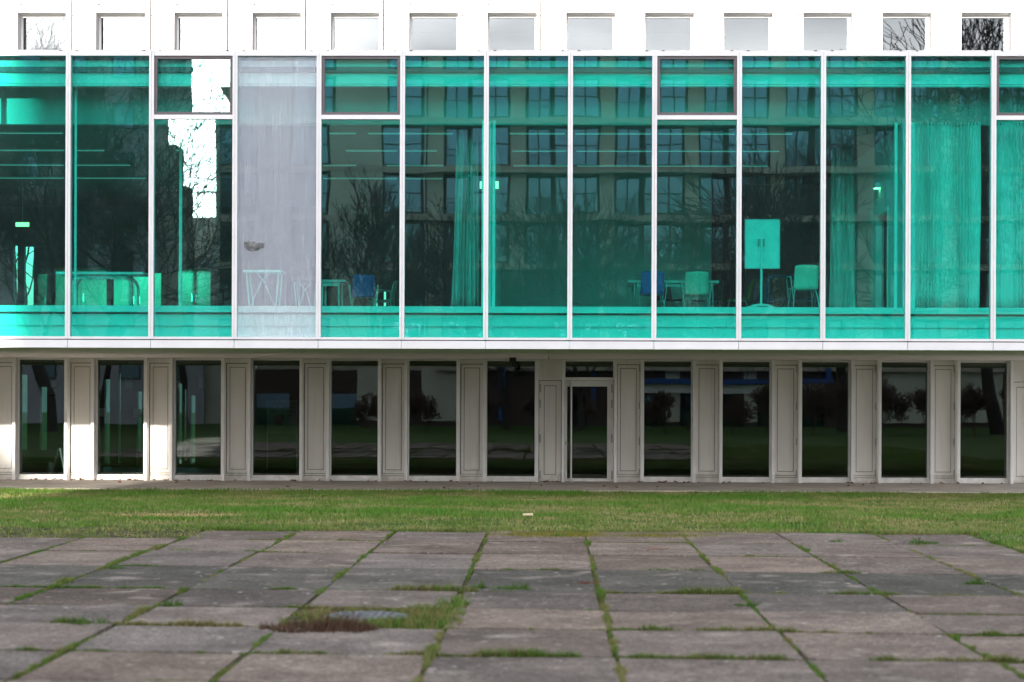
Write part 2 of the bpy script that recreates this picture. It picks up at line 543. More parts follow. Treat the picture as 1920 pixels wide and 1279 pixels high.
holes = []
for j in range(len(SY) - 1):
    for i in range(len(SX) - 1):
        xa, xb = SX[i], SX[i + 1]
        if j == 0 and (xb < -4.2 or xa > 5.1): continue
        if j == 1 and xa > 5.1: continue
        if xa > 5.1: continue
        ya0, ya1 = rowY(j + 1, xa), rowY(j + 1, xb)
        yb0, yb1 = rowY(j, xa), rowY(j, xb)
        gx, gy = 0.006 + 0.014 * rnd.random(), 0.006 + 0.012 * rnd.random()
        if rnd.random() < 0.15: gx += 0.02
        zt = 0.022 + rnd.uniform(-0.006, 0.008)
        tl = [rnd.uniform(-0.006, 0.006) for _ in range(4)]
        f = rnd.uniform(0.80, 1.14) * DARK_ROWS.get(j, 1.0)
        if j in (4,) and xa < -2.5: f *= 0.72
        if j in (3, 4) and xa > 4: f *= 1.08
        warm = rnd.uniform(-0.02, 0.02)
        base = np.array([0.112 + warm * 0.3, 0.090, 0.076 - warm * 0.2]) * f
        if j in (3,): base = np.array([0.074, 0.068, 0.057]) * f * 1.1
        if abs(xa - SX[10]) < 0.01 and j == 5:      # the slab left out round the manhole
            holes.append((xa, xb, ya0, yb0)); continue
        c = 0.015 + 0.025 * rnd.random()              # worn corners
        q = [(xa + gx, ya0 + gy), (xb - gx, ya1 + gy), (xb - gx, yb1 - gy), (xa + gx, yb0 - gy)]
        ring = []
        for k4 in range(4):
            p, pn, pp = q[k4], q[(k4 + 1) % 4], q[k4 - 1]
            for t in (pp, pn):
                L = math.hypot(t[0]-p[0], t[1]-p[1])
                ring.append((p[0] + (t[0]-p[0])/L*c, p[1] + (t[1]-p[1])/L*c))
        n0 = len(bm_v)
        for kk, (x, y) in enumerate(ring):
            bm_v.append((x, y, zt + tl[kk // 2]))
        for kk, (x, y) in enumerate(ring):
            bm_v.append((x, y, -0.04))
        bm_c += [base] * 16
        bm_f.append(tuple(n0 + kk for kk in range(8)))
        for kk in range(8):
            bm_f.append((n0 + kk, n0 + 8 + kk, n0 + 8 + (kk+1) % 8, n0 + (kk+1) % 8))
me = bpy.data.meshes.new('paving')
me.from_pydata(bm_v, [], bm_f)
ca = me.color_attributes.new("tone", 'FLOAT_COLOR', 'POINT')
ca.data.foreach_set("color", np.hstack([np.array(bm_c, np.float32), np.ones((len(bm_c), 1), np.float32)]).ravel())
me.materials.append(M['paving'])
o = bpy.data.objects.new('paving', me); COL.objects.link(o); tag(o, kind='structure')

g = MB()
g.box(-14.5, 5.35, 3.0, SY[0] + 0.9, -0.05, 0.004)
tag(g.build('soil', M['soil']), kind='structure')


# grass: blades as single triangles
def blades(P, h, w, cols, lean=0.5):
    """P (n,3) roots; h, w (n,) heights and widths; returns verts, faces, colours"""
    n = len(P)
    a = rng.uniform(0, 2*math.pi, n)
    b = rng.uniform(0, 2*math.pi, n)
    dx, dy = np.cos(a) * w / 2, np.sin(a) * w / 2
    ln = rng.uniform(0.1, 1.0, n) * lean * h
    V = np.empty((n, 3, 3), np.float32)
    V[:, 0] = P; V[:, 0, 0] -= dx; V[:, 0, 1] -= dy
    V[:, 1] = P; V[:, 1, 0] += dx; V[:, 1, 1] += dy
    V[:, 2] = P
    V[:, 2, 0] += np.cos(b) * ln; V[:, 2, 1] += np.sin(b) * ln
    V[:, 2, 2] += h
    C = np.repeat(cols[:, None, :], 3, axis=1)
    return V.reshape(-1, 3), np.arange(3 * n), C.reshape(-1, 3)


def grass_tones(x, y, seed):
    f1 = fbm(x * 0.55, y * 0.8, seed); f2 = fbm(x * 2.3, y * 2.3, seed + 9); f3 = rng.random(len(x))
    green = np.array([0.095, 0.145, 0.028]); lush = np.array([0.068, 0.155, 0.020]); straw = np.array([0.225, 0.20, 0.088])
    t = np.clip((f1 - 0.42) * 3.2, 0, 1)[:, None]
    c = green * (1 - t) + lush * t
    s = (np.clip((f2 - 0.47) * 3.4 + (f1 - 0.5) * -2.6 + (f3 - 0.55) * 1.6, 0, 0.9))[:, None]
    c = c * (1 - s) + straw * s
    return c * rng.uniform(0.75, 1.25, len(x))[:, None], f1, f2


NB = 330000
gx = rng.uniform(-15.5, 14.5, NB); gy = rng.uniform(24.6, Y_PAVE + 0.05, NB)
edge = SY[0] - ROWT * 0.4 * gx + 0.06 * np.sin(gx * 2.3) + 0.45 * (fbm(gx * 2.6, gy * 0 + 3, 5) - 0.5)
keep = gy > edge
leftzone = (gx < -4.25) & (gy > 25.25 - ROWT * gx + 0.25 * (fbm(gx * 1.3, gy, 77) - 0.3))
rightzone = ((gx > 5.3) & (gy > SY[1] - ROWT * gx)) | ((gx > 5.3) & (gy > SY[2] - ROWT * gx + 0.1)) 
keep |= leftzone | rightzone
far = gy < Y_PAVE - 0.03 + 0.30 * (fbm(gx * 3.5, gy * 0, 21) - 0.5)
keep &= far
cols, f1, f2 = grass_tones(gx, gy, 31)
# bare earth patches and the straw-coloured scorched strip
bare = (fbm(gx * 0.9 + 5, gy * 1.6, 63) > 0.60) & (gy < SY[0] + 3.2)
bare |= (gx < -4.3) & (gy < 27.2) & (fbm(gx * 1.2, gy * 1.4, 15) > 0.36)
pb = gnd(330, 967)
scorch = (((gx - pb.x) / 0.95)**2 + ((gy - pb.y) / 0.55)**2) < 1.0 + 0.8 * (fbm(gx * 3, gy * 3, 8) - 0.5)
cols[scorch] = np.array([0.42, 0.30, 0.15]) * rng.uniform(0.7, 1.15, scorch.sum())[:, None]
keep &= ~(bare & (rng.random(NB) < 0.75))
h = (0.022 + 0.03 * rng.random(NB)) * (0.35 + 1.6 * f1)
h[scorch] *= 0.5
sel = keep
g2x, g2y = rng.uniform(5.33, 13.0, 60000), rng.uniform(6.0, 24.7, 60000)
c2, _, _ = grass_tones(g2x, g2y, 31)
V, F, C = blades(np.concatenate([np.stack([gx, gy, np.zeros(NB)], 1)[sel], np.stack([g2x, g2y, np.zeros(60000)], 1)]),
                 np.concatenate([h[sel], rng.uniform(0.02, 0.06, 60000)]), rng.uniform(0.008, 0.018, int(sel.sum()) + 60000),
                 np.concatenate([cols[sel], c2]), lean=0.9)
tag(np_mesh('lawn_grass', V, F, 3, M['grass'], C), kind='stuff')

# grass and moss in the joints between the slabs
PJ, HJ, CJ = [], [], []


def joint_run(x0, y0, x1, y1, seed, wid=0.012, dens=900, thr=0.45, hh=0.035):
    L = math.hypot(x1-x0, y1-y0)
    n = int(L * dens)
    t = rng.random(n)
    x, y = x0 + (x1-x0)*t, y0 + (y1-y0)*t
    m = 0.55 * fbm(x * 1.3 + seed * 3.1, y * 1.3, seed, 2) + 0.45 * fbm(x * 7 + seed, y * 7, seed + 3, 3)
    k = m + rng.normal(0, 0.035, n) > thr
    x, y, m = x[k], y[k], m[k]
    s = wid * (0.5 + np.clip(m - thr, 0, 0.22) * 9)
    nx, ny = -(y1-y0)/L, (x1-x0)/L
    off = rng.normal(0, 0.45, len(x)) * s
    PJ.append(np.stack([x + nx*off, y + ny*off, np.full(len(x), 0.006)], 1))
    HJ.append(rng.uniform(0.5, 1.2, len(x)) * hh * (0.55 + np.clip(m - thr, 0, 0.3) * 5))
    c, _, _ = grass_tones(x, y, seed + 5)
    c = c * np.array([0.78, 0.84, 0.80])
    br = rng.random(len(x)) < 0.14
    c[br] = np.array([0.12, 0.07, 0.035]) * rng.uniform(0.6, 1.2, br.sum())[:, None]
    CJ.append(c)


for i, x in enumerate(SX):
    if -9 < x < 9:
        jtop = 0 if -4.6 < x < 5.4 else 1
        joint_run(x, 6.0, x, rowY(jtop, x), 100 + i, thr=0.49 if abs(x - 0.435) > 0.1 and abs(x + 0.77) > 0.1 and abs(x - 1.64) > 0.1 else 0.455, dens=1300, hh=0.032)
for j in range(1, len(SY)):
    xw = 10
    strong = {4: 0.42, 6: 0.46, 7: 0.44}
    joint_run(-xw, rowY(j, -xw), xw, rowY(j, xw), 200 + j, thr=strong.get(j, 0.53), dens=1500 if j in strong else 1000, hh=0.04 if j in strong else 0.025)
# lawn edge fringe
joint_run(-4.5, rowY(0, -4.5), 5.4, rowY(0, 5.4), 300, thr=0.3, dens=1200, wid=0.06)
# moss patch along the lawn edge
for (pa, pc_, w_) in ((1000, 1006, 0.25), (1080, 1006, 0.2), (1250, 1008, 0.35)):
    q = gnd(pa, pc_)
    n = 2600
    x = rng.normal(q.x, w_, n); y = rng.normal(q.y, 0.28, n)
    PJ.append(np.stack([x, y, np.full(n, 0.028)], 1)); HJ.append(rng.uniform(0.004, 0.014, n))
    CJ.append(np.array([0.14, 0.135, 0.02]) * rng.uniform(0.5, 1.3, n)[:, None])
# grass round the manhole
hx0, hx1, hy0, hy1 = holes[0]
n = 9000
x = rng.uniform(hx0 - 0.03, hx1 + 0.12, n); y = rng.uniform(hy0 - 0.02, hy1 + 0.02, n)
mh = Vector(((hx0 + hx1) / 2 - 0.03, (hy0 + hy1) / 2 + 0.02, 0))
rr = np.hypot(x - mh.x, (y - mh.y))
nn_ = fbm(x * 4, y * 4, 44)
k = (rr > 0.34) & (nn_ + rng.normal(0, 0.05, n) > np.where(rr < 0.52, 0.40, 0.50)) & ((y < mh.y + 0.5) | (x > mh.x + 0.3))
x, y = x[k], y[k]
PJ.append(np.stack([x, y, np.full(len(x), 0.004)], 1)); HJ.append(rng.uniform(0.015, 0.085, len(x)))
c, _, _ = grass_tones(x, y, 71)
c = c * np.array([0.85, 0.78, 0.85]); br = rng.random(len(x)) < 0.3; c[br] = np.array([0.15, 0.10, 0.05])
CJ.append(c)
P = np.concatenate(PJ); Hh = np.concatenate(HJ); Cc = np.concatenate(CJ)
V, F, C = blades(P, Hh, rng.uniform(0.006, 0.014, len(P)), Cc, lean=0.9)
tag(np_mesh('joint_grass', V, F, 3, M['grass'], C), kind='stuff')


def tuft(name, px, py, label, n=240, rad=0.07, hgt=0.10, col=(0.055, 0.105, 0.022), group=None, flat=1.0, cat='weed'):
    q = gnd(px, py)
    r = np.sqrt(rng.random(n)) * rad; a = rng.uniform(0, 6.283, n)
    x, y = r*np.cos(a)*flat, r*np.sin(a)
    cl_ = fbm(x * 9 / max(rad, 0.1) * 0.25 + px, y * 9 / max(rad, 0.1) * 0.25, int(px), 3)
    kk = (cl_ + rng.normal(0, 0.05, n) > (0.43 if rad > 0.25 else 0.2)) | (r < rad * 0.25)
    x, y, r, cl_ = x[kk], y[kk], r[kk], cl_[kk]; n = len(x)
    hh = hgt * (1 - 0.75 * (r/rad)**1.5) * rng.uniform(0.35, 1.1, n) * (0.3 + 1.5 * (cl_ - 0.35) * 2)
    c = np.array(col) * rng.uniform(0.6, 1.35, n)[:, None]
    V, F, C = blades(np.stack([x, y, np.zeros(n)], 1), hh, rng.uniform(0.007, 0.016, n), c, lean=0.9)
    o = np_mesh(name, V, F, 3, M['grass'], C)
    o.location = (q.x, q.y, 0.012)
    return tag(o, label, cat, group)


for args in (
    ('weed_tuft', 962, 1108, 'dark green weed tuft beside the dark slab row, right of a smaller tuft'),
    ('weed_tuft', 897, 1107, 'small round weed tuft at the slab corner above the manhole'),
    ('weed_tuft', 1572, 1020, 'small spiky grass tuft on the far slabs, left of the wider tuft'),
    ('weed_tuft', 1730, 1021, 'wide spiky grass tuft on the far slabs close to the right lawn corner'),
    ('weed_tuft', 212, 1070, 'grass tuft at the head of the open black gap between two slabs'),
    ('weed_tuft', 165, 1177, 'long low grass tuft on the left slabs near the bottom corner'),
    ('weed_tuft', 320, 1140, 'small grass tuft where two joints cross on the dark left slabs'),
    ('weed_tuft', 1400, 1141, 'single grass tuft on the slanting joint right of the middle'),
    ('weed_tuft', 1047, 1009, 'bushy grass tuft at the lawn edge beside the mossy slab'),
    ('weed_tuft', 1826, 1099, 'grass tuft at a slab crossing near the right border'),
):
    big = args[1] in (962, 165, 1730)
    tuft(*args, n=420 if big else 260, rad=0.14 if big else 0.085, hgt=0.10 if big else 0.085, flat=1.3)
q = gnd(600, 1180)
tuft('dry_weed', 598, 1184, 'dead reddish brown weeds at the left corner of the manhole opening', n=2600, rad=0.33, hgt=0.15,
     col=(0.075, 0.045, 0.03), flat=1.3)
tuft('dry_weed', 1113, 1097, 'flat dead brown weed lying across the middle joint', n=700, rad=0.14, hgt=0.03, col=(0.13, 0.06, 0.045), flat=1.3)
tuft('dry_weed', 665, 1078, 'dead reddish weed on the joint above the green tuft row', n=600, rad=0.12, hgt=0.035, col=(0.15, 0.07, 0.05), flat=1.2)
tuft('grass_clump', 850, 1140, 'tall upright bright grass clump at the right corner of the manhole', n=260, rad=0.13, hgt=0.16, col=(0.075, 0.13, 0.025), cat='grass')

# manhole cover
mc = thing('manhole_cover', 'round worn iron manhole cover sunk in grass between the slabs', 'manhole cover', (mh.x, mh.y, 0.0))
b = MB(); b.lathe([(0.33, 0.0), (0.33, 0.026), (0.315, 0.03), (0.30, 0.026), (0.02, 0.026)], sides=40)
b.build('frame', M['iron'], mc)
b = MB()
b.lathe([(0.295, 0.02), (0.295, 0.034), (0.01, 0.034)], sides=40)
for iy in range(-4, 5):
    for ix in range(-4, 5):
        if math.hypot(ix, iy) < 4.3:
            b.box(ix*0.06 - 0.02, ix*0.06 + 0.02, iy*0.06 - 0.012, iy*0.06 + 0.012, 0.034, 0.041)
b.build('cover_plate', M['iron'], mc)

q = gnd(990, 970.5)
b = MB(); b.hexa([(-0.075, -0.02, 0), (0.07, -0.012, 0), (0.075, 0.02, 0), (-0.07, 0.015, 0),
                  (-0.07, -0.015, 0.03), (0.065, -0.01, 0.035), (0.07, 0.015, 0.035), (-0.065, 0.012, 0.03)])
tag(b.build('wood_chip', M['straw'], loc=(q.x, q.y, 0.03)), 'pale wood chip lying on the lawn', 'wood chip')
q = gnd(1232, 1039)
b = MB(); b.tube([(-0.12, -0.03, 0.0), (-0.03, 0, 0.012), (0.05, 0.01, 0.006), (0.13, 0.05, 0.01)], [0.006, 0.007, 0.006, 0.003], 6)
b.tube([(0.05, 0.01, 0.006), (0.09, -0.02, 0.012)], 0.003, 5)
tag(b.build('twig', M['leaf'], loc=(q.x, q.y, 0.045)), 'thin brown twig lying in the grassy slab joint', 'twig')

# ------------------------------------------------------------------ the office building
bld = thing('office_building', 'modern office building with a green glazed upper storey jutting over a panelled ground floor', 'building', (0, 0, 0))
MPX = [-818, -661, -504, -346, -188, -29, 128.5, 284.5, 440.8, 598, 754.5, 911.5, 1069, 1226.7, 1385.5, 1543, 1702, 1862, 2021, 2181, 2341]
MX = [X(p, YC, 365) for p in MPX]
XL, XR = MX[0], MX[-1]
zT0, zT1 = Z(105.5, YC), Z(97.5, YC)          # top rail
zFl = Z(94.5, YC)
zB0, zB1 = Z(638, YC), Z(633.5, YC)           # bottom rail
zF0, zF1 = Z(654.5, YC), Z(640, YC)         # fascia
ZS = zF0 + 0.006                              # soffit level
zV0, zV1 = Z(224.5, YC), Z(216.5, YC)         # vent transom
HW = 0.040

for x in MX:
    b = MB()
    for s in (-1, 1):
        b.box(x + s*0.006, x + s*HW, YC - 0.055, YC + 0.10, zB0 + 0.002, zT1 + 0.004)
    mo = b.build('mullion', M['white'], bld)
    b = MB(); b.box(x - 0.0058, x + 0.0058, YC - 0.046, YC + 0.09, zB0 + 0.002, zT1 + 0.002); b.build('seam', M['flash'], mo)
VENTS = {3, 7, 9, 13, 17}          # bays with a vent window above a transom (bay i lies between MX[i] and MX[i+1])
FOG = 8
for i in range(len(MX) - 1):
    xa, xb = MX[i] + HW, MX[i+1] - HW
    b = MB(); b.box(xa, xb, YC - 0.045, YC + 0.08, zT0, zT1); b.build('head_rail', M['white'], bld)
    b = MB(); b.box(xa, xb, YC - 0.045, YC + 0.08, zB0, zB1); b.build('bottom_rail', M['white'], bld)
    ptop = zT0
    if i in VENTS:
        b = MB(); b.box(xa, xb, YC - 0.045, YC + 0.08, zV0, zV1); b.build('transom', M['white'], bld)
        fr = MB(); w = 0.05
        fr.box(xa + 0.002, xa + w, YC - 0.02, YC + 0.07, zV1 + 0.002, zT0 - 0.002)
        fr.box(xb - w, xb - 0.002, YC - 0.02, YC + 0.07, zV1 + 0.002, zT0 - 0.002)
        fr.box(xa + w, xb - w, YC - 0.02, YC + 0.07, zT0 - w, zT0 - 0.002)
        fr.box(xa + w, xb - w, YC - 0.02, YC + 0.07, zV1 + 0.002, zV1 + w)
        vo = fr.build('vent_window', M['dark'], bld)
        gp = MB(); tl = -0.0042 if i == 7 else -0.001
        gp.hexa([(xa + w, YC + 0.012 - tl, zV1 + w), (xb - w, YC + 0.012 + tl, zV1 + w), (xb - w, YC + 0.03 + tl, zV1 + w), (xa + w, YC + 0.03 - tl, zV1 + w),
                 (xa + w, YC + 0.012 - tl, zT0 - w), (xb - w, YC + 0.012 + tl, zT0 - w), (xb - w, YC + 0.03 + tl, zT0 - w), (xa + w, YC + 0.03 - tl, zT0 - w)])
        gp.build('pane', M['pane'], vo)
        ptop = zV0
    gp = MB(); e1, e2, e3, e4 = [rnd.uniform(-0.0007, 0.0007) for _ in range(4)]
    gp.hexa([(xa, YC + e1, zB1), (xb, YC + e2, zB1), (xb, YC + 0.02 + e2, zB1), (xa, YC + 0.02 + e1, zB1),
             (xa, YC + e1 + e3, ptop), (xb, YC + e2 + e3, ptop), (xb, YC + 0.02 + e2 + e3, ptop), (xa, YC + 0.02 + e1 + e3, ptop)])
    o = gp.build('glass_pane', M['fog'] if i == FOG else M['pane'], bld)
    if i == FOG:
        o["label"] = 'fogged whitish pane with vertical streaks'
        sm = MB()
        q0 = at(479, 461, YC)
        prof = [(-0.21, -0.02), (-0.19, 0.09), (-0.16, 0.05), (-0.12, 0.10), (-0.08, 0.05), (-0.03, 0.08), (0.02, 0.045), (0.08, 0.055), (0.17, 0.04), (0.14, 0.0), (0.16, -0.03), (0.09, -0.045), (0.03, -0.09), (-0.06, -0.10), (-0.13, -0.08)]
        for k2, yy in enumerate((YC - 0.004, YC - 0.0015)):
            sm.poly([(q0.x + a_ * 0.95, yy, q0.z + c_ * 0.95) for a_, c_ in (prof if k2 == 0 else prof[::-1])])
        sm.build('smudge', M['smear'], o)
    # fascia plate below each bay
    b = MB(); b.box(MX[i] + 0.004, MX[i+1] - 0.004, YC - 0.05, YC + 0.03, zF0, zF1); b.build('fascia_panel', M['white'], bld)
b = MB(); b.box(XL, XR, YC - 0.03, YC + 0.1, zF1, zB0); b.build('fascia_joint', M['joint'], bld)
b = MB()
b.box(XL, XR, YC - 0.03, YC + 0.35, zT1 + 0.002, zFl)
b.build('roof_flashing', M['flash'], bld)
b = MB()
for i in range(len(MX)):
    for s in (-0.13, 0.14):
        b.box(MX[i] + s - 0.02, MX[i] + s + 0.02, YC - 0.042, YC - 0.028, zT1 + 0.012, zT1 + 0.024)
b.build('flashing_clip', M['black'], bld)
b = MB(); b.box(XL, XR, YC + 0.35, YG + 0.3, zFl - 0.25, zFl - 0.05); b.build('terrace_roof', M['roofing'], bld)

# soffit of the overhang, with joints between its boards
b = MB()
jx = [XL, X(510, 35.6, 660) - 3.6, X(510, 35.6, 660), X(1365, 35.6, 660) - 3.0, X(1365, 35.6, 660), X(1365, 35.6, 660) + 4.0, XR]
for k in range(len(jx) - 1):
    b.box(jx[k] + 0.006, jx[k+1] - 0.006, YC + 0.03, YG + 0.3, ZS, ZS + 0.05)
b.build('soffit', M['soffit'], bld)
# floor slab of the glazed storey (dark void between soffit and floor)
FZ = Z(574.5, YC + 0.3)         # floor level, read at the edge rail
b = MB(); b.box(XL, XR, YC + 0.62, YG + 9.0, ZS + 0.055, FZ - 0.02); b.build('floor_slab', M['infloor'], bld)
b = MB(); b.box(XL, XR, YC + 0.30, YC + 0.62, FZ - 0.11, FZ - 0.004)
for i in range(int((XR - XL) / 0.15)):
    x = XL + 0.07 + i * 0.152
    b.box(x - 0.008, x + 0.008, YC + 0.294, YC + 0.30, FZ - 0.068, FZ - 0.048)
b.build('floor_edge_rail', M['inwhite'], bld)
b = MB()
b.box(XL, XR, YC + 0.294, YC + 0.2985, FZ - 0.11, FZ - 0.004)
zm = Z(612.5, YC + 0.4)
b = MB(); b.box(XL, XR, YC + 0.40, YC + 0.44, zm, FZ - 0.145); b.build('spandrel_panel', M['inwhite'], bld)
b = MB(); b.box(XL, XR, YC + 0.45, YC + 0.49, ZS + 0.05, zm); b.build('spandrel_base', M['inwhite'], bld)

# interior of the glazed storey
CZ = 6.42
b = MB(); b.box(XL, XR, YC + 0.16, YC + 0.28, Z(157.5, YC + 0.16), Z(114, YC + 0.16))
b.box(XL, XR, YC + 0.145, YC + 0.29, Z(162, YC + 0.16), Z(157.5, YC + 0.16) - 0.012)
b.build('pelmet', M['inwhite'], bld)
b = MB(); b.box(XL, XR, YC + 0.85, YC + 1.0, Z(234, YC + 0.85), zFl - 0.26); b.build('bulkhead', M['bulk'], bld)
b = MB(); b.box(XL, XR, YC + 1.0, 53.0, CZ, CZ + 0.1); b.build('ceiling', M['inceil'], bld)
b = MB(); b.box(XL, XR, YC + 0.1, YC + 0.85, zFl - 0.35, zFl - 0.26); b.build('ceiling_edge', M['inceil'], bld)
YB = 52.0
# back wall with the far windows of the left room
holes_b = []
for pa, pb_, pt, pq in ((24.5, 33, 462, 600), (45, 63, 464, 600), (702, 708, 546, 600), (719, 724, 546, 600)):
    holes_b.append((X(pa, YB), X(pb_, YB), FZ - 0.02, Z(pt, YB)))
b = MB()
xs = XL
for (xa, xb, za, zb) in holes_b:
    b.box(xs, xa, YB, YB + 0.2, FZ - 0.02, CZ); b.box(xa, xb, YB, YB + 0.2, zb, CZ)
    xs = xb
b.box(xs, XR, YB, YB + 0.2, FZ - 0.02, CZ)
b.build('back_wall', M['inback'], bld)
XP = X(914, 36.2)               # partition between left and right room
YW = 43.6
b = MB(); b.box(XP - 0.06, XP + 0.06, YC + 0.62, YW, FZ - 0.004, CZ - 0.003); b.build('partition', M['inwhite'], bld)
b = MB()
x1, x2, x3 = X(1334, YW), X(1396, 47.0), 0
XS = X(1690, 36.3)
b.box(XP + 0.06, x1, YW, YW + 0.15, FZ - 0.004, CZ - 0.003)
b.build('room_back_wall', M['midwall'], bld)
b = MB(); b.box(x1 + 0.25, X(1398, 49.5), 49.5, 49.65, FZ - 0.004, CZ - 0.003); b.build('dark_doorway', M['brown'], bld)
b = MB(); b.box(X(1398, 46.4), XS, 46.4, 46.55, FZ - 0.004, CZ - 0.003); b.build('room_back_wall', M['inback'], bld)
# right-hand side wall with a recessed door
dA, dB = 37.75, 39.15
dZ = Z(393, 38.4)
b = MB()
b.box(XS, XS + 0.2, YC + 0.62, dA, FZ - 0.004, CZ - 0.003)
b.box(XS, XS + 0.2, dB, 46.4, FZ - 0.004, CZ - 0.003)
b.box(XS, XS + 0.2, dA, dB, dZ, CZ - 0.003)
b.build('side_wall', M['inwhite'], bld)
b = MB(); b.box(XS + 0.15, XS + 0.19, dA, dB, FZ, dZ)
o = b.build('interior_door', M['brown'], bld)
b = MB(); b.tube([(XS + 0.15, dA + 0.12, FZ + 1.02), (XS + 0.06, dA + 0.12, FZ + 1.02), (XS + 0.06, dA + 0.30, FZ + 1.0)], 0.014, 8); b.build('handle', M['black'], o)
b = MB()
b.box(XS - 0.012, XS + 0.10, dB - 0.09, dB, FZ, dZ); b.box(XS - 0.012, XS + 0.10, dA, dA + 0.05, FZ, dZ)
b.box(XS - 0.012, XS + 0.10, dA + 0.05, dB - 0.09, dZ - 0.06, dZ)
b.build('door_frame', M['inwhite'], bld)
# slim posts behind the mullions
for px, yy, w in ((141, 35.95, 0.035), (905.5, 36.0, 0.05), (925.5, 36.0, 0.05), (1679.5, 36.2, 0.05), (1698, 35.9, 0.03), (338, 38.0, 0.05)):
    x = X(px, yy)
    b = MB(); b.box(x - w/2, x + w/2, yy, yy + w, FZ - 0.004, CZ if px != 141 else zT0 - 0.3)
    b.build('post', M['inwhite'], bld)

# end walls, core and upper storeys
b = MB()
b.box(XL - 0.3, XL, YC, YG + 9, ZS, zFl - 0.05)
b.box(XR, XR + 0.3, YC, YG + 9, ZS, zFl - 0.05)
b.build('end_wall', M['white'], bld)

# ---- ground floor
FIN = [(-563.5, -466), (-416, -318.5), (-269, -171.5), (-122, -24), (25.5, 123), (173, 272), (320, 417), (466.5, 564), (614, 711), (761, 859), (908, 1007), (1056, 1154), (1204, 1302), (1352, 1450), (1501, 1599), (1650, 1748), (1798, 1898), (1947, 2045), (2094, 2192)]
FX = [(X(a, YF, 790), X(c, YF, 790)) for a, c in FIN]
hw = 0.031
zH = Z(677.5, YG)
zSill0, zSill1 = 0.025, Z(893, YG)
DOORBAY = 11
for k, (xa, xb) in enumerate(FX):
    for x in (xa, xb):
        b = MB(); b.box(x - hw, x + hw, YF, YG + 0.05, 0.0, ZS - 0.001); b.build('fin', M['fin'], bld)
    ia, ib = xa + hw, xb - hw
    b = MB(); b.box(ia, ib, YG - 0.10, YG + 0.05, zH, ZS - 0.001); b.build('window_head', M['fin'], bld)
    if k != DOORBAY:
        fr = MB()
        fr.box(ia, ib, YG - 0.06, YG + 0.05, zSill0, zSill1)
        fr.box(ia, ib, YG - 0.10, YG - 0.06, zSill0, zSill0 + 0.055)
        fr.box(ia, ia + 0.02, YG - 0.03, YG + 0.05, zSill1, zH); fr.box(ib - 0.02, ib, YG - 0.03, YG + 0.05, zSill1, zH)
        wo = fr.build('ground_window', M['fin'], bld)
        gp = MB(); gp.box(ia + 0.02, ib - 0.02, YG, YG + 0.02, zSill1, zH); gp.build('pane', M['lowpane'], wo)
    # panel between this window and the next
    if k + 1 < len(FX):
        pa, pb_ = xb + hw, FX[k+1][0] - hw
        zt = Z(684, YG); zb_ = Z(889, YG)
        if k + 1 == DOORBAY or k == 16:
            zq = Z(711, YG)
            b = MB(); b.box(pa, pb_, YG - 0.02, YG + 0.05, zq + 0.01, ZS - 0.002); b.build('transom_panel', M['greige'], bld)
            b = MB(); b.box(pa, pb_, YG - 0.05, YG + 0.05, zq - 0.02, zq + 0.01); b.build('transom_bar', M['fin'], bld)
            b = MB(); b.box(pa + 0.01, pb_ - 0.01, YG - 0.01, YG + 0.03, 0.03, zq - 0.03)
            lo = b.build('side_leaf', M['groove'], bld)
            e = 0.11
            p_ = MB(); p_.box(pa + 0.012, pa + e, YG - 0.03, YG - 0.01, 0.032, zq - 0.032); p_.box(pb_ - e, pb_ - 0.012, YG - 0.03, YG - 0.01, 0.032, zq - 0.032)
            p_.box(pa + e, pb_ - e, YG - 0.03, YG - 0.01, zq - 0.13, zq - 0.032); p_.box(pa + e, pb_ - e, YG - 0.03, YG - 0.01, 0.032, 0.16)
            p_.build('leaf_frame', M['greige'], lo)
            p_ = MB(); p_.box(pa + e + 0.012, pb_ - e - 0.012, YG - 0.028, YG - 0.01, 0.172, zq - 0.142); p_.build('leaf_panel', M['greige'], lo)
            for hy in (728, 757, 822, 890):
                zc = Z(hy, YG)
                p_ = MB(); p_.box(pa + 0.02, pa + 0.045, YG - 0.055, YG - 0.03, zc - 0.085, zc + 0.085); p_.build('hinge', M['steel'], lo)
        else:
            b = MB(); b.box(pa, pb_, YG, YG + 0.05, 0.02, ZS - 0.002); po = b.build('wall_panel', M['groove'], bld)
            e = 0.075
            p_ = MB(); p_.box(pa + 0.02, pa + e, YG - 0.02, YG, zb_, zt); p_.box(pb_ - e, pb_ - 0.008, YG - 0.02, YG, zb_, zt)
            p_.box(pa + e, pb_ - e, YG - 0.02, YG, zt - 0.065, zt); p_.box(pa + e, pb_ - e, YG - 0.02, YG, zb_, zb_ + 0.07)
            p_.build('panel_frame', M['greige'], po)
            p_ = MB(); p_.box(pa + e + 0.012, pb_ - e - 0.012, YG - 0.018, YG, zb_ + 0.082, zt - 0.077); p_.build('panel_face', M['greige'], po)
            p_ = MB(); p_.box(pa, pb_, YG - 0.03, YG, 0.02, zb_ - 0.055); p_.box(pa + 0.004, pb_ - 0.004, YG - 0.02, YG, zb_ - 0.043, zb_ - 0.012); p_.build('plinth', M['greige'], po)
            p_ = MB(); p_.box(pa, pb_, YG - 0.015, YG, zt + 0.015, ZS - 0.004); p_.build('panel_head', M['greige'], po)
            if k in (11, 13, 14, 15):
                for hy in (690, 760, 826, 885):
                    zc = Z(hy, YG)
                    p_ = MB(); p_.box(pb_ - 0.028, pb_ - 0.008, YG - 0.04, YG - 0.02, zc - 0.07, zc + 0.07); p_.build('hinge', M['steel'], po)
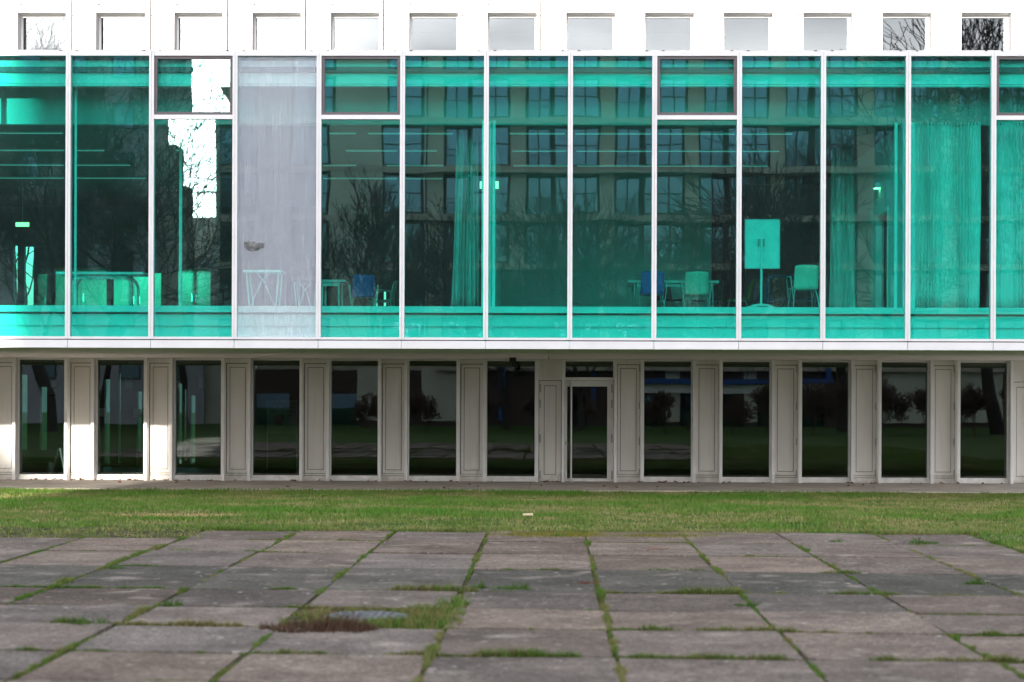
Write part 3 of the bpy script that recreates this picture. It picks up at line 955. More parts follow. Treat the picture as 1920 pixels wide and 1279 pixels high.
# entrance door
xa, xb = FX[DOORBAY]; ia, ib = xa + hw, xb - hw
zq = Z(711, YG)
fr = MB(); fr.box(ia, ib, YG - 0.08, YG + 0.05, zq - 0.025, zq + 0.04)
fr.box(ia, ia + 0.012, YG - 0.03, YG + 0.05, zq + 0.04, zH); fr.box(ib - 0.012, ib, YG - 0.03, YG + 0.05, zq + 0.04, zH)
tr = fr.build('transom_window', M['fin'], bld)
gp = MB(); gp.box(ia + 0.012, ib - 0.012, YG, YG + 0.02, zq + 0.04, zH); gp.build('pane', M['lowpane'], tr)
gl0, gl1 = X(1063.5, YG, 800), X(1138.5, YG, 800)
gz0, gz1 = Z(896.5, YG), Z(724.5, YG)
fr = MB()
fr.box(ia + 0.006, gl0, YG - 0.05, YG + 0.03, 0.03, zq - 0.03); fr.box(gl1, ib - 0.006, YG - 0.05, YG + 0.03, 0.03, zq - 0.03)
fr.box(gl0, gl1, YG - 0.05, YG + 0.03, gz1, zq - 0.03); fr.box(gl0, gl1, YG - 0.05, YG + 0.03, 0.03, gz0)
dr = fr.build('door', M['fin'], bld)
gp = MB(); gp.box(gl0, gl1, YG - 0.01, YG + 0.01, gz0, gz1); gp.build('pane', M['lowpane'], dr)
hx = X(1071, YG - 0.12, 800)
b = MB(); b.tube([(hx, YG - 0.12, Z(903.5, YG)), (hx, YG - 0.12, Z(717.5, YG))], 0.021, 12)
for zz in (0.35, 1.05, 1.8): b.tube([(hx, YG - 0.12, zz), (hx + 0.0, YG - 0.05, zz)], 0.012, 8)
b.build('handle', M['steel'], dr)
for hy in (728, 757, 822, 890):
    zc = Z(hy, YG); x = X(1147, YG, 800)
    b = MB(); b.box(x - 0.014, x + 0.014, YG - 0.075, YG - 0.05, zc - 0.085, zc + 0.085); b.build('hinge', M['steel'], dr)
x = X(1060, YG, 830)
b = MB(); b.box(x - 0.009, x + 0.009, YG - 0.065, YG - 0.05, Z(834, YG), Z(828, YG)); b.build('lock', M['steel'], dr)

# ground floor room
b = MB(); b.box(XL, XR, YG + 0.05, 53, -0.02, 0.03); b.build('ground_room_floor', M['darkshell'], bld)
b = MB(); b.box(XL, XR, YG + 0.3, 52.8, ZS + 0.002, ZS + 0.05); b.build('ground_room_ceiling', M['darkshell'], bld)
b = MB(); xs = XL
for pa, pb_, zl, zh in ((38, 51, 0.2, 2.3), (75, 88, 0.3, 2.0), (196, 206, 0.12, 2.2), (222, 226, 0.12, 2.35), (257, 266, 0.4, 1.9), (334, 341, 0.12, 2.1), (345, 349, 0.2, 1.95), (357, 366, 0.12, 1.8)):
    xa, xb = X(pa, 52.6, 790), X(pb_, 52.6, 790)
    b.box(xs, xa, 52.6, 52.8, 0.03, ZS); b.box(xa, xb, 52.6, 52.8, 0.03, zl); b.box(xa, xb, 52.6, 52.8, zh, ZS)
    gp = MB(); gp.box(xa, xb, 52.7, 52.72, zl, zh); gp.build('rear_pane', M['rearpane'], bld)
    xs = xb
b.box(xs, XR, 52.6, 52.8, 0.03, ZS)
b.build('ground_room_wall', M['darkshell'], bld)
b = MB(); b.box(XL - 0.3, XL, YG - 0.1, 53, 0, ZS - 0.002); b.box(XR, XR + 0.3, YG - 0.1, 53, 0, ZS - 0.002); b.build('ground_end_wall', M['greige'], bld)
b = MB(); b.box(XL, XR, 52.81, 53.0, 0, zFl + 6.2); b.build('rear_wall', M['greybld'], bld) if False else None

# ---- upper storeys (set back)
zUh = Z(31.5, YG); zSp0, zSp1 = Z(26.5, YG), Z(14.5, YG)
ZTOP = 13.2
b = MB(); b.box(XL, XR, YG + 3.2, YG + 3.4, zFl - 0.2, ZTOP); b.build('upper_room_wall', M['inback'], bld)
b = MB(); b.box(XL, XR, YG + 0.05, YG + 9, ZTOP, ZTOP + 0.3); b.build('main_roof', M['roofing'], bld)
b = MB(); b.box(XL, XR, YG + 0.42, YG + 3.2, zSp1 + 0.03, zSp1 + 0.3); b.build('upper_floor_slab', M['inceil'], bld)
zJ = Z(29.5, YG)
for k, (xa, xb) in enumerate(FX):
    for x in (xa, xb):
        b = MB(); b.box(x - hw, x + hw, YF + 0.06, YG + 0.40, zFl - 0.1, ZTOP); b.build('upper_fin', M['upfin'], bld)
    ia, ib = xa + hw, xb - hw
    b = MB(); b.box(ia, ib, YF + 0.10, YG + 0.22, zSp0, zSp1); b.build('upper_transom', M['upper'], bld)
    b = MB(); b.box(ia, ib, YG + 0.02, YG + 0.12, zSp1 + 0.075, 11.0); b.build('upper_spandrel', M['upper'], bld)
    b = MB(); b.box(ia + 0.001, ib - 0.001, YG + 0.06, YG + 0.11, zSp1 + 0.001, zSp1 + 0.074); b.build('spandrel_joint', M['joint'], bld)
    fr = MB(); fr.box(ia, ia + 0.04, YG + 0.10, YG + 0.20, zFl - 0.1, zSp0 - 0.001); fr.box(ib - 0.04, ib, YG + 0.10, YG + 0.20, zFl - 0.1, zSp0 - 0.001)
    fr.box(ia + 0.04, ib - 0.04, YG + 0.10, YG + 0.20, zUh, zSp0 - 0.001)
    wo = fr.build('upper_window', M['upframe'], bld)
    gp = MB(); gp.box(ia + 0.04, ib - 0.04, YG + 0.14, YG + 0.16, zFl - 0.1, zUh); gp.build('pane', M['highpane'], wo)
    b = MB(); b.box(ia, ib, YG + 0.30, YG + 0.34, 11.0, ZTOP); b.build('top_pane', M['highpane'], bld)
    if k + 1 < len(FX):
        pa, pb_ = xb + hw, FX[k+1][0] - hw
        b = MB(); b.box(pa + 0.018, pb_ - 0.016, YG - 0.02, YG + 0.3, zFl - 0.1, zJ - 0.010); b.box(pa + 0.018, pb_ - 0.016, YG - 0.02, YG + 0.3, zJ + 0.010, ZTOP)
        b.build('upper_panel', M['upper'], bld)
        b = MB(); b.box(pa + 0.0005, pb_ - 0.001, YG + 0.03, YG + 0.29, zFl - 0.1, ZTOP - 0.01); b.build('panel_joint', M['joint'], bld)

# ------------------------------------------------------------------ furniture and fittings
q = at(963, 679, 42.6)
sc = thing('security_camera', 'small black security camera hanging under the overhang beside the door', 'camera', (q.x, 42.6, ZS))
b = MB(); b.box(-0.085, 0.05, -0.05, 0.05, -0.11, 0.0); b.build('mount', M['black'], sc)
b = MB(); b.box(-0.02, 0.085, -0.16, 0.04, -0.20, -0.112); b.build('housing', M['black'], sc)
b = MB(); b.tube([(0.03, -0.16, -0.155), (0.03, -0.175, -0.155)], 0.03, 12); b.build('lens', M['iron'], sc)


def chair(name, label, shell, loc, rz, arms=True):
    """local +y is the way the sitter faces"""
    t = thing(name, label, 'chair', loc, rz)
    g_ = []
    for i in range(9):
        u = i / 8
        z = 0.42 + 0.43 * u
        row = []
        for j in range(9):
            v = (j - 4) / 4
            w = 0.225 - 0.012 * u
            cz = z - (0.02 * v**4 if i == 8 else 0)
            row.append((v * w, -0.20 - 0.10 * u + 0.05 * u * (1-u) - 0.03 * (1 - v*v), cz))
        g_.append(row)
    b = MB(); b.sheet(g_, (0, 0.014, 0)); b.build('backrest', shell, t, smooth=True)
    g_ = []
    for i in range(7):
        u = i / 6
        row = []
        for j in range(9):
            v = (j - 4) / 4
            row.append((v * (0.215 + 0.01 * (1-u)), -0.20 + 0.42 * u, 0.435 + 0.02 * v*v - 0.03 * max(0, u - 0.75) * 4 - 0.012 * math.sin(u * 3.14)))
        g_.append(row)
    b = MB(); b.sheet(g_, (0, 0, 0.014)); b.build('seat', shell, t, smooth=True)
    for s in (-1, 1):
        b = MB(); b.tube([(s*0.19, 0.17, 0.42), (s*0.215, 0.22, 0.2), (s*0.225, 0.24, 0.0)], 0.011, 8); b.build('leg', M['chrome'], t)
        b = MB(); b.tube([(s*0.19, -0.15, 0.42), (s*0.225, -0.22, 0.2), (s*0.24, -0.27, 0.0)], 0.011, 8); b.build('leg', M['chrome'], t)
        if arms:
            b = MB(); b.tube([(s*0.225, -0.22, 0.22), (s*0.265, -0.22, 0.5), (s*0.275, -0.20, 0.64), (s*0.275, 0.05, 0.66), (s*0.27, 0.14, 0.62), (s*0.225, 0.20, 0.3)], 0.011, 8)
            b.build('armrest', M['chrome'], t)
    b = MB(); b.tube([(-0.19, 0.17, 0.42), (-0.19, -0.15, 0.42), (0.19, -0.15, 0.42), (0.19, 0.17, 0.42), (-0.18, 0.17, 0.42)], 0.009, 6); b.build('seat_frame', M['chrome'], t)
    return t


def put(px, Y):
    return (X(px, Y, 540), Y, FZ)


chair('chair', 'pale green armchair with its back to the glass, nearest to the whiteboard', M['lime'], put(1506, 38.3), 0.12)
chair('chair', 'pale green armchair with its back to the glass at the long table', M['lime'], put(1306, 40.3), -0.05)
chair('chair', 'blue armchair behind a mullion at the left end of the long table', M['blue'], put(1221, 40.3), 0.05)
chair('chair', 'charcoal chair on the far side of the long table, right of the blue chair', M['darkshell'], put(1252, 42.6), math.pi + 0.5, False)
chair('chair', 'charcoal chair on the far side of the long table, behind the pale green chair', M['darkshell'], put(1325, 42.8), math.pi - 1.0, False)
chair('chair', 'ochre yellow chair seen from the side in front of the dark doorway', M['yellow'], put(1384, 42.6), 1.45, False)
chair('chair', 'blue chair beside the small white table', M['blue'], put(681, 41.5), 0.15)
chair('chair', 'pale green chair seen from the side, right of the blue one by the small table', M['lime'], put(716, 43.4), 1.5)


def table(name, label, px0, px1, Y, depth, top_mat, leg_mat, legs='four', inset=0.12):
    xa, xb = X(px0, Y, 540), X(px1, Y, 540)
    W = xb - xa
    t = thing(name, label, 'table', ((xa+xb)/2, Y + depth/2, FZ))
    b = MB(); b.box(-W/2, W/2, -depth/2, depth/2, 0.705, 0.750); b.build('tabletop', top_mat, t)
    if legs == 'four':
        for sx in (-1, 1):
            for sy in (-1, 1):
                b = MB(); b.tube([(sx*(W/2 - inset), sy*(depth/2 - 0.08), 0.715), (sx*(W/2 - inset + 0.01), sy*(depth/2 - 0.06), 0.0)], 0.02, 10); b.build('leg', leg_mat, t)
        b = MB(); b.box(-W/2 + inset, W/2 - inset, -depth/2 + 0.08, -depth/2 + 0.10, 0.63, 0.714); b.build('apron', leg_mat, t)
    elif legs == 'bent':
        for sx in (-1, 1):
            for sy in (-1, 1):
                xx = sx * (W/2 - inset)
                b = MB(); b.tube([(xx + sx*-0.14, sy*(depth/2 - 0.14), 0.70), (xx - sx*0.04, sy*(depth/2 - 0.09), 0.60), (xx, sy*(depth/2 - 0.06), 0.50), (xx, sy*(depth/2 - 0.06), 0.0)], 0.026, 10)
                b.build('leg', leg_mat, t)
        b = MB(); b.box(-W/2 + inset + 0.1, W/2 - inset - 0.1, -depth/2 + 0.1, -depth/2 + 0.13, 0.62, 0.714); b.build('apron', leg_mat, t)
    elif legs == 'folding':
        for sx in (-1, 1):
            for sy in (-1, 1):
                xx = sx * (W/2 - 0.06)
                b = MB(); b.tube([(xx, sy*depth*0.4, 0.715), (xx - sx*0.06, sy*depth*0.4, 0.0)], 0.014, 8); b.build('leg', leg_mat, t)
        for sx in (-1, 1):
            b = MB(); b.tube([(sx*(W/2 - 0.1), -depth*0.4, 0.02), (sx*0.02, -depth*0.38, 0.55), (sx*-0.12, -depth*0.38, 0.70)], 0.009, 6); b.build('brace', leg_mat, t)
    return t


table('long_table', 'long white table with chairs on both sides behind the green glass', 1178, 1348, 41.2, 0.85, M['tabletop'], M['steel'])
table('white_table', 'small white table on thick legs left of the blue chair', 592, 646, 41.2, 0.8, M['tabletop'], M['tabletop'])
table('desk', 'white desk with bent tube legs in front of the pale cupboards', 105, 268, 38.9, 0.75, M['tabletop'], M['steel'], 'bent', 0.22)
table('folding_table', 'white folding table with crossed braces behind the fogged pane', 455, 528, 38.2, 0.6, M['tabletop'], M['chrome'], 'folding')
table('folding_table', 'second folding table behind the fogged pane, further right', 545, 598, 41.5, 0.6, M['darkshell'], M['chrome'], 'folding')

# whiteboard on its stand
YWB = 36.7
xa, xb = X(1396.5, YWB, 460), X(1462.5, YWB, 460)
za, zb = Z(504, YWB, 1430), Z(411, YWB, 1430)
wb = thing('whiteboard_stand', 'mobile whiteboard seen from behind on a white column foot', 'whiteboard', ((xa+xb)/2, YWB, FZ))
W, z0, z1 = xb - xa, za - FZ, zb - FZ
b = MB(); b.box(-W/2 + 0.012, W/2 - 0.012, 0, 0.02, z0 + 0.012, z1 - 0.012)
bo = b.build('board', M['tabletop'], wb)
b = MB(); b.box(-W/2, -W/2 + 0.012, -0.012, 0.03, z0, z1); b.box(W/2 - 0.012, W/2, -0.012, 0.03, z0, z1)
b.box(-W/2 + 0.012, W/2 - 0.012, -0.012, 0.03, z0, z0 + 0.012); b.box(-W/2 + 0.012, W/2 - 0.012, -0.012, 0.03, z1 - 0.012, z1)
b.build('board_frame', M['chrome'], bo)
b = MB()
for s in (-1, 1):
    for kz in (0.92, 0.74, 0.36, 0.18):
        b.tube([(s*0.05 - 0.02, 0, z0 + (z1-z0)*kz), (s*0.05 - 0.02, -0.008, z0 + (z1-z0)*kz)], 0.008, 8)
b.build('screw', M['steel'], bo)
for s in (-1, 1):
    b = MB(); b.box(-0.02 + s*0.045 - 0.012, -0.02 + s*0.045 + 0.012, -0.03, -0.001, z0 + (z1-z0)*0.45, z0 + (z1-z0)*0.6); b.build('bracket', M['steel'], wb)
b = MB(); b.tube([(-0.02, -0.03, 0.05), (-0.02, -0.03, z0 + (z1-z0)*0.6)], 0.02, 12); b.build('column', M['tabletop'], wb)
b = MB()
for a in (0.35, 1.2, -0.9, math.pi - 0.35, math.pi + 0.9):
    b.tube([(-0.02, -0.03, 0.07), (-0.02 + 0.14*math.cos(a), -0.03 + 0.14*math.sin(a), 0.06), (-0.02 + 0.27*math.cos(a), -0.03 + 0.2*math.sin(a), 0.02)], [0.028, 0.024, 0.016], 8)
b.build('foot', M['tabletop'], wb)

# trolley
xa, xb = X(1440, 39.2, 540), X(1528, 39.2, 540)
W = xb - xa
tr = thing('trolley', 'blue tube trolley with a dark top tray behind the pale green armchair', 'trolley', ((xa+xb)/2, 39.3, FZ))
for s in (-0.22, 0.22):
    b = MB(); b.tube([(-W/2, s, 0), (-W/2, s, 0.62), (-W/2 + 0.05, s, 0.72), (W/2 - 0.05, s, 0.72), (W/2, s, 0.62), (W/2, s, 0)], 0.014, 8); b.build('frame', M['bluesteel'], tr)
b = MB(); b.box(-W/2 + 0.05, W/2 - 0.05, -0.2, 0.2, 0.66, 0.73); b.build('tray', M['darkshell'], tr)
b = MB(); b.box(-W/2 + 0.02, W/2 - 0.02, -0.2, 0.2, 0.26, 0.28); b.build('shelf', M['bluesteel'], tr)

# cupboards at the back of the left room
YK = 47.8
for px0, px1, pt, lab in ((104, 200, 502, 'wide pale wood cupboard at the back of the left room, behind the desk'),
                          (213, 302, 512, 'lower pale wood cupboard at the back, right of the wide one'),
                          (334, 395, 502, 'tall narrow pale wood cupboard at the back by the slim post'),
                          (70, 88, 514, 'short slim pale cabinet left of the wide cupboard')):
    xa, xb, zt = X(px0, YK, 540), X(px1, YK, 540), Z(pt, YK, 200)
    t = thing('cupboard', lab, 'cupboard', ((xa+xb)/2, YK, FZ))
    W = xb - xa; H = zt - FZ
    b = MB(); b.box(-W/2, W/2, 0.02, 0.5, 0.0, H); b.build('carcass', M['cupboard'], t)
    nd = 2 if W > 0.5 else 1
    for k in range(nd):
        b = MB(); b.box(-W/2 + k*W/nd + 0.006, -W/2 + (k+1)*W/nd - 0.006, 0.0, 0.02, 0.06, H - 0.03); do = b.build('door', M['cupboard'], t)
        b = MB(); b.box(-W/2 + (k+0.85 if k == 0 else k+0.1)*W/nd - 0.01, -W/2 + (k+0.85 if k == 0 else k+0.1)*W/nd + 0.01, -0.02, 0.0, H*0.45, H*0.58); b.build('handle', M['steel'], do)


def curtain(name, label, px0, px1, Y, zlo, zhi, waves, mat, taper=0.0, seed=1, amp=0.05):
    r = random.Random(seed)
    xa, xb = X(px0, Y, 450), X(px1, Y, 450)
    n = waves * 10
    ph = [r.uniform(0, 6.28) for _ in range(3)]
    rows = []
    for i in range(15):
        u = i / 14
        row = []
        for j in range(n + 1):
            s = j / n
            wv = math.sin(s*waves*6.283 + ph[0] + 0.7*math.sin(s*9 + ph[1])) * amp * (0.75 + 0.5*math.sin(s*13 + ph[2]))
            cx = (xa + xb) / 2 + taper * (1 - u)
            half = (xb - xa) / 2 * (1 - 0.28 * u if taper else 1)
            row.append((cx + (s - 0.5) * 2 * half - (xa+xb)/2 + 0.01*math.sin(u*5 + s*30), wv + 0.02*math.sin(u*3 + s*7), zlo + (zhi - zlo)*u - FZ))
        rows.append(row)
    b = MB(); b.sheet(rows, (0, 0.006, 0))
    o = b.build(name, mat, smooth=True, loc=((xa+xb)/2, Y, FZ))
    return tag(o, label, 'curtain')


curtain('curtain', 'gathered white drape hanging left of the partition in the middle bay', 849, 903, 36.9, FZ + 0.01, CZ - 0.02, 8, M['sheer'], taper=-0.03, seed=3)
curtain('curtain', 'gathered grey green drape hanging in front of the side wall with the door', 1553, 1606, 39.6, FZ + 0.01, CZ - 0.02, 7, M['curtain'], taper=0.02, seed=8)
curtain('curtain', 'closed pleated white curtain filling the bay right of the side wall', 1712, 1838, 36.35, FZ + 0.01, Z(228, 36.35), 23, M['curtain'], seed=5, amp=0.035)
curtain('curtain', 'closed pleated white curtain in the last bay at the right border', 1866, 2030, 36.35, FZ + 0.01, Z(228, 36.35), 27, M['curtain'], seed=6, amp=0.035)

# strip lights under the ceiling
LAB = 'thin pale strip light under the dark ceiling of the left room'
LABR = 'thin pale strip light under the dark ceiling of the right room'
proto = None
for yy, runs in ((37.6, ((-60, 118), (617, 668), (690, 850), (955, 1060), (1078, 1222), (1234, 1378), (1392, 1486))),
                 (40.2, ((-60, 120), (142, 195), (330, 385), (648, 745), (760, 820), (960, 1062), (1080, 1222), (1234, 1380), (1392, 1462))),
                 (42.7, ((-60, 120), (142, 245), (606, 668), (725, 832), (962, 1064), (1082, 1222), (1234, 1380), (1392, 1440))),
                 (45.2, ((-40, 120), (142, 274), (606, 745), (760, 830)))):
    for pa, pb_ in runs:
        xa, xb = X(pa, yy, 280), X(pb_, yy, 280)
        t = thing('ceiling_light', LAB if pa < 900 else LABR, 'ceiling light', ((xa+xb)/2, yy, CZ),
                  group='strip lights of the left room' if pa < 900 else 'strip lights of the right room')
        L = xb - xa
        b = MB(); b.box(-L/2, L/2, -0.04, 0.04, -0.022, 0.0); b.build('lamp_body', M['inwhite'], t)
        b = MB(); b.box(-L/2 + 0.01, L/2 - 0.01, -0.035, 0.035, -0.03, -0.022); b.build('diffuser', M['tube'], t)

# exit signs and sconce
for px, py, yy, w, h_, lab in ((42, 421, 46.0, 0.30, 0.10, 'lit yellow green exit sign hanging deep in the left room'),
                               (903, 347, 36.4, 0.065, 0.13, 'small lit yellow box sign left of the partition'),
                               (930.5, 347, 36.4, 0.085, 0.13, 'small lit yellow box sign right of the partition')):
    q = at(px, py, yy)
    t = thing('exit_sign', lab, 'exit sign', (q.x, yy, q.z))
    b = MB(); b.box(-w/2, w/2, 0, 0.05, -h_/2, h_/2); b.build('housing', M['inwhite'], t)
    b = MB(); b.box(-w/2 + 0.006, w/2 - 0.006, -0.006, 0, -h_/2 + 0.006, h_/2 - 0.006); b.build('sign_face', M['exit'], t)
    b = MB()
    if yy > 40: b.tube([(0, 0.025, h_/2), (0, 0.025, CZ - q.z)], 0.008, 6)
    else: b.box((-1 if px > 915 else 1)*w/2, (XP - q.x), 0.02, 0.03, -0.02, 0.02)
    b.build('bracket', M['steel'], t)
q = at(1640, 348, 38.7)
t = thing('wall_lamp', 'small lit yellow wall lamp above the door on the side wall', 'lamp', (XS, 38.7, q.z))
b = MB(); b.hexa([(-0.11, -0.11, -0.045), (0, -0.11, -0.045), (0, 0.11, -0.045), (-0.11, 0.11, -0.045), (-0.08, -0.10, 0.05), (0, -0.10, 0.05), (0, 0.10, 0.05), (-0.08, 0.10, 0.05)])
b.build('lamp_body', M['inwhite'], t)
b = MB(); b.box(-0.10, -0.01, -0.10, 0.10, -0.058, -0.046); b.build('diffuser', M['sconce'], t)

# ground floor room: lamps, pillars, sofa, board, flowers
for px, py, yy, lab in ((192, 773, 46.2, 'floor lamp with a drum shade behind the second ground floor window, left one'), (257, 775, 46.6, 'floor lamp with a dark drum shade behind the second ground floor window, right one')):
    q = at(px, py, yy)
    t = thing('floor_lamp', lab, 'lamp', (q.x, yy, 0.03))
    h_ = q.z - 0.03
    b = MB(); b.lathe([(0.14, 0), (0.14, 0.02), (0.012, 0.03), (0.012, h_)], sides=16); b.build('stand', M['black'], t, True)
    b = MB(); b.lathe([(0.085, h_ - 0.09), (0.085, h_ + 0.09)], sides=20); b.build('lamp_shade', M['lampshade'], t, True)
for px, py, yy, lab in ((242, 717, 47.0, 'round pendant lamp behind the second ground floor window'), (380, 717, 47.0, 'round pendant lamp behind the third ground floor window'), (102, 716, 47.0, 'round pendant lamp behind the far left ground floor window')):
    q = at(px, py, yy)
    t = thing('pendant_lamp', lab, 'lamp', (q.x, yy, q.z))
    b = MB(); b.lathe([(0.085, -0.13), (0.085, 0.13)], sides=20); b.build('lamp_shade', M['lampshade'], t, True)
    b = MB(); b.tube([(0, 0, 0.13), (0, 0, ZS - q.z)], 0.006, 6); b.build('cord', M['black'], t)
x = X(62, 46, 870)
t = thing('sofa', 'dark low sofa behind the far left ground floor window', 'sofa', (x, 46.2, 0.03))
b = MB(); b.box(-0.7, 0.45, -0.3, 0.35, 0.08, 0.30); b.build('seat', M['sofa'], t)
b = MB(); b.box(-0.7, 0.45, 0.36, 0.5, 0.08, 0.55); b.build('backrest', M['sofa'], t)
x = X(110, 45.4, 860)
t = thing('sandwich_board', 'folding sandwich board standing behind the far left ground floor window', 'board', (x, 45.3, 0.03))
b = MB(); b.hexa([(-0.16, 0.0, 0), (-0.13, 0.02, 0), (-0.13, 0.5, 0), (-0.16, 0.5, 0), (0.0, 0.0, 0.62), (0.03, 0.02, 0.62), (0.03, 0.5, 0.62), (0.0, 0.5, 0.62)]); b.build('board', M['sofa'], t)
b = MB(); b.hexa([(0.15, 0.0, 0), (0.18, 0.02, 0), (0.18, 0.5, 0), (0.15, 0.5, 0), (0.032, 0.0, 0.62), (0.06, 0.02, 0.62), (0.06, 0.5, 0.62), (0.032, 0.5, 0.62)]); b.build('board', M['lampshade'], t)
# printed poster with four rows of lettering too small to read, and an orange blot
xa, xb = X(500, 45.2, 770), X(558, 45.2, 770)
za, zb = Z(815, 45.2), Z(752, 45.2)
t = thing('poster_board', 'brownish board with rows of dark lettering and an orange red blot behind a window', 'poster', ((xa+xb)/2, 45.2, 0.03))
W = xb - xa
b = MB(); b.box(-W/2, W/2, 0, 0.02, za - 0.03, zb - 0.03); b.box(-W/2, -W/2 + 0.03, 0.0, 0.02, 0, za - 0.03); b.box(W/2 - 0.03, W/2, 0.0, 0.02, 0, za - 0.03)
b.build('board', M['paper'], t)
b = MB()
for r_ in range(4):
    zc = zb - 0.03 - 0.07 - r_ * 0.085
    xx = -W/2 + 0.02
    while xx < W/2 - 0.05:
        if rnd.random() < 0.82:
            k = rnd.randrange(4)
            b.box(xx, xx + 0.009, -0.003, 0, zc - 0.024, zc + 0.024)
            if k != 1: b.box(xx + 0.0095, xx + 0.024, -0.003, 0, zc + 0.016, zc + 0.024)
            if k != 0: b.box(xx + 0.0095, xx + 0.024, -0.003, 0, zc - 0.024, zc - 0.016)
            if k == 2: b.box(xx + 0.0245, xx + 0.032, -0.003, 0, zc - 0.024, zc + 0.024)
        xx += 0.041
b.build('lettering', M['black'], t)
b = MB(); b.poly([(0.11*(1 + 0.25*math.sin(a*3.1))*math.cos(a) - 0.08, -0.004, (zb - 0.03) - 0.42 + 0.13*(1 + 0.3*math.sin(a*2.3 + 1))*math.sin(a)) for a in [k*6.283/20 for k in range(20)]])
b.build('blot', M['red'], t)

# fallen leaves along the foot of the wall
me = MB()
me.v = [(0, -0.05, 0.0), (0.022, -0.012, 0.012), (0.038, 0.0, 0.004), (0.016, 0.018, 0.02), (0.0, 0.055, 0.008), (-0.018, 0.016, 0.018), (-0.036, 0.002, 0.004), (-0.02, -0.014, 0.014), (0, 0, 0.003)]
me.f = [(8, 0, 1), (8, 1, 2), (8, 2, 3), (8, 3, 4), (8, 4, 5), (8, 5, 6), (8, 6, 7), (8, 7, 0)]
leaf0 = None
for k in range(110):
    if k < 95:
        px = rnd.choice([rnd.uniform(20, 1900), rnd.uniform(30, 420), rnd.choice([262, 315, 548, 600, 686, 770, 850, 1020, 1040, 1190, 1240, 1290, 1362, 1595, 1640, 1775, 1790]) + rnd.uniform(-9, 9)])
        x, y, z = X(px, YF, 900), rnd.uniform(43.72, 43.93) if rnd.random() < 0.6 else rnd.uniform(43.95, 44.12), 0.024
    else:
        x, y, z = rnd.uniform(-10.5, 9.5), rnd.uniform(40.4, 43.6), 0.024
    if leaf0 is None:
        leaf0 = me.build('fallen_leaf', M['leaf']); o = leaf0
        tag(o, 'dry brown fallen leaf on the path at the foot of the wall', 'leaf', 'fallen leaves along the wall')
    else:
        o = leaf0.copy(); COL.objects.link(o)
    o.location = (x, y, z)
    s = rnd.uniform(0.6, 1.15)
    o.scale = (s, s, s * rnd.uniform(0.8, 2.2))
    o.rotation_euler = (rnd.uniform(-0.3, 0.5), rnd.uniform(-0.3, 0.3), rnd.uniform(0, 6.28))


# ------------------------------------------------------------------ the other side of the green, seen mirrored in the glass
def grow(segs, p, d, L, r, lev, R, up=0.06, spread=0.75):
    n = 4 if lev > 1 else 3
    for i in range(n):
        d = (d + Vector((R.gauss(0, 0.13), R.gauss(0, 0.13), R.gauss(0, 0.10) + up))).normalized()
        r1 = r * 0.86
        p1 = p + d * (L / n)
        segs.append((p, p1, r, r1, lev))
        p, r = p1, r1
        if lev > 0 and i >= (1 if lev < 6 else 2) or (lev > 0 and i == n-1):
            for _ in range(1 if R.random() < 0.75 else 2):
                ax = Vector((R.gauss(0, 1), R.gauss(0, 1), R.gauss(0, 0.6)))
                ax = (ax - d * ax.dot(d)).normalized()
                dd = (d * math.cos(spread * R.uniform(0.7, 1.25)) + ax * math.sin(spread * R.uniform(0.7, 1.25))).normalized()
                grow(segs, p, dd, L * R.uniform(0.55, 0.8), r * R.uniform(0.45, 0.65), lev - 1, R, up, spread)
    if lev > 0:
        grow(segs, p, d, L * 0.7, r * 0.8, lev - 1, R, up, spread)


def seg_mesh(name, segs, sides, mat, parent):
    n = len(segs)
    A = np.array([s[0] for s in segs]); B = np.array([s[1] for s in segs])
    ra = np.array([s[2] for s in segs]); rb = np.array([s[3] for s in segs])
    D = B - A; D /= np.linalg.norm(D, axis=1)[:, None] + 1e-9
    ref = np.where(np.abs(D[:, :1]) < 0.9, np.array([[1.0, 0, 0]]), np.array([[0, 1.0, 0]]))
    U = np.cross(D, ref); U /= np.linalg.norm(U, axis=1)[:, None]
    W = np.cross(D, U)
    t = np.arange(sides) * 2 * math.pi / sides
    ring = U[:, None, :] * np.cos(t)[None, :, None] + W[:, None, :] * np.sin(t)[None, :, None]
    V = np.concatenate([A[:, None, :] + ring * ra[:, None, None], B[:, None, :] + ring * rb[:, None, None]], axis=1)
    base = (np.arange(n) * 2 * sides)[:, None]
    k = np.arange(sides); k2 = (k + 1) % sides
    F = np.stack([base + k, base + k2, base + k2 + sides, base + k + sides], axis=2).reshape(-1)
    return np_mesh(name, V.reshape(-1, 3), F, 4, mat, parent=parent)


def bare_tree(name, label, x, y, height, seed, lev=5, r0=None, lean=(0, 0), up=0.06, spread=0.75, mat=None, trunkL=0.28, cat='tree', minr=0.008, group=None):
    R = random.Random(seed)
    t = thing(name, label, cat, (x, y, 0), group=group)
    segs = []
    r0 = r0 or height * 0.017
    grow(segs, Vector((0, 0, -0.1)), Vector((lean[0], lean[1], 1)).normalized(), height * trunkL, r0, lev, R, up, spread)
    top = max(s[1].z for s in segs)
    k = height / top
    segs = [(tuple(a * k), tuple(b_ * k), max(ra, minr), max(rb, minr), lv) for a, b_, ra, rb, lv in segs]
    m = mat or M['bark']
    seg_mesh('trunk', [s for s in segs if s[4] == lev], 8, m, t)
    seg_mesh('crown', [s for s in segs if s[4] < lev], 4, m, t)
    return t


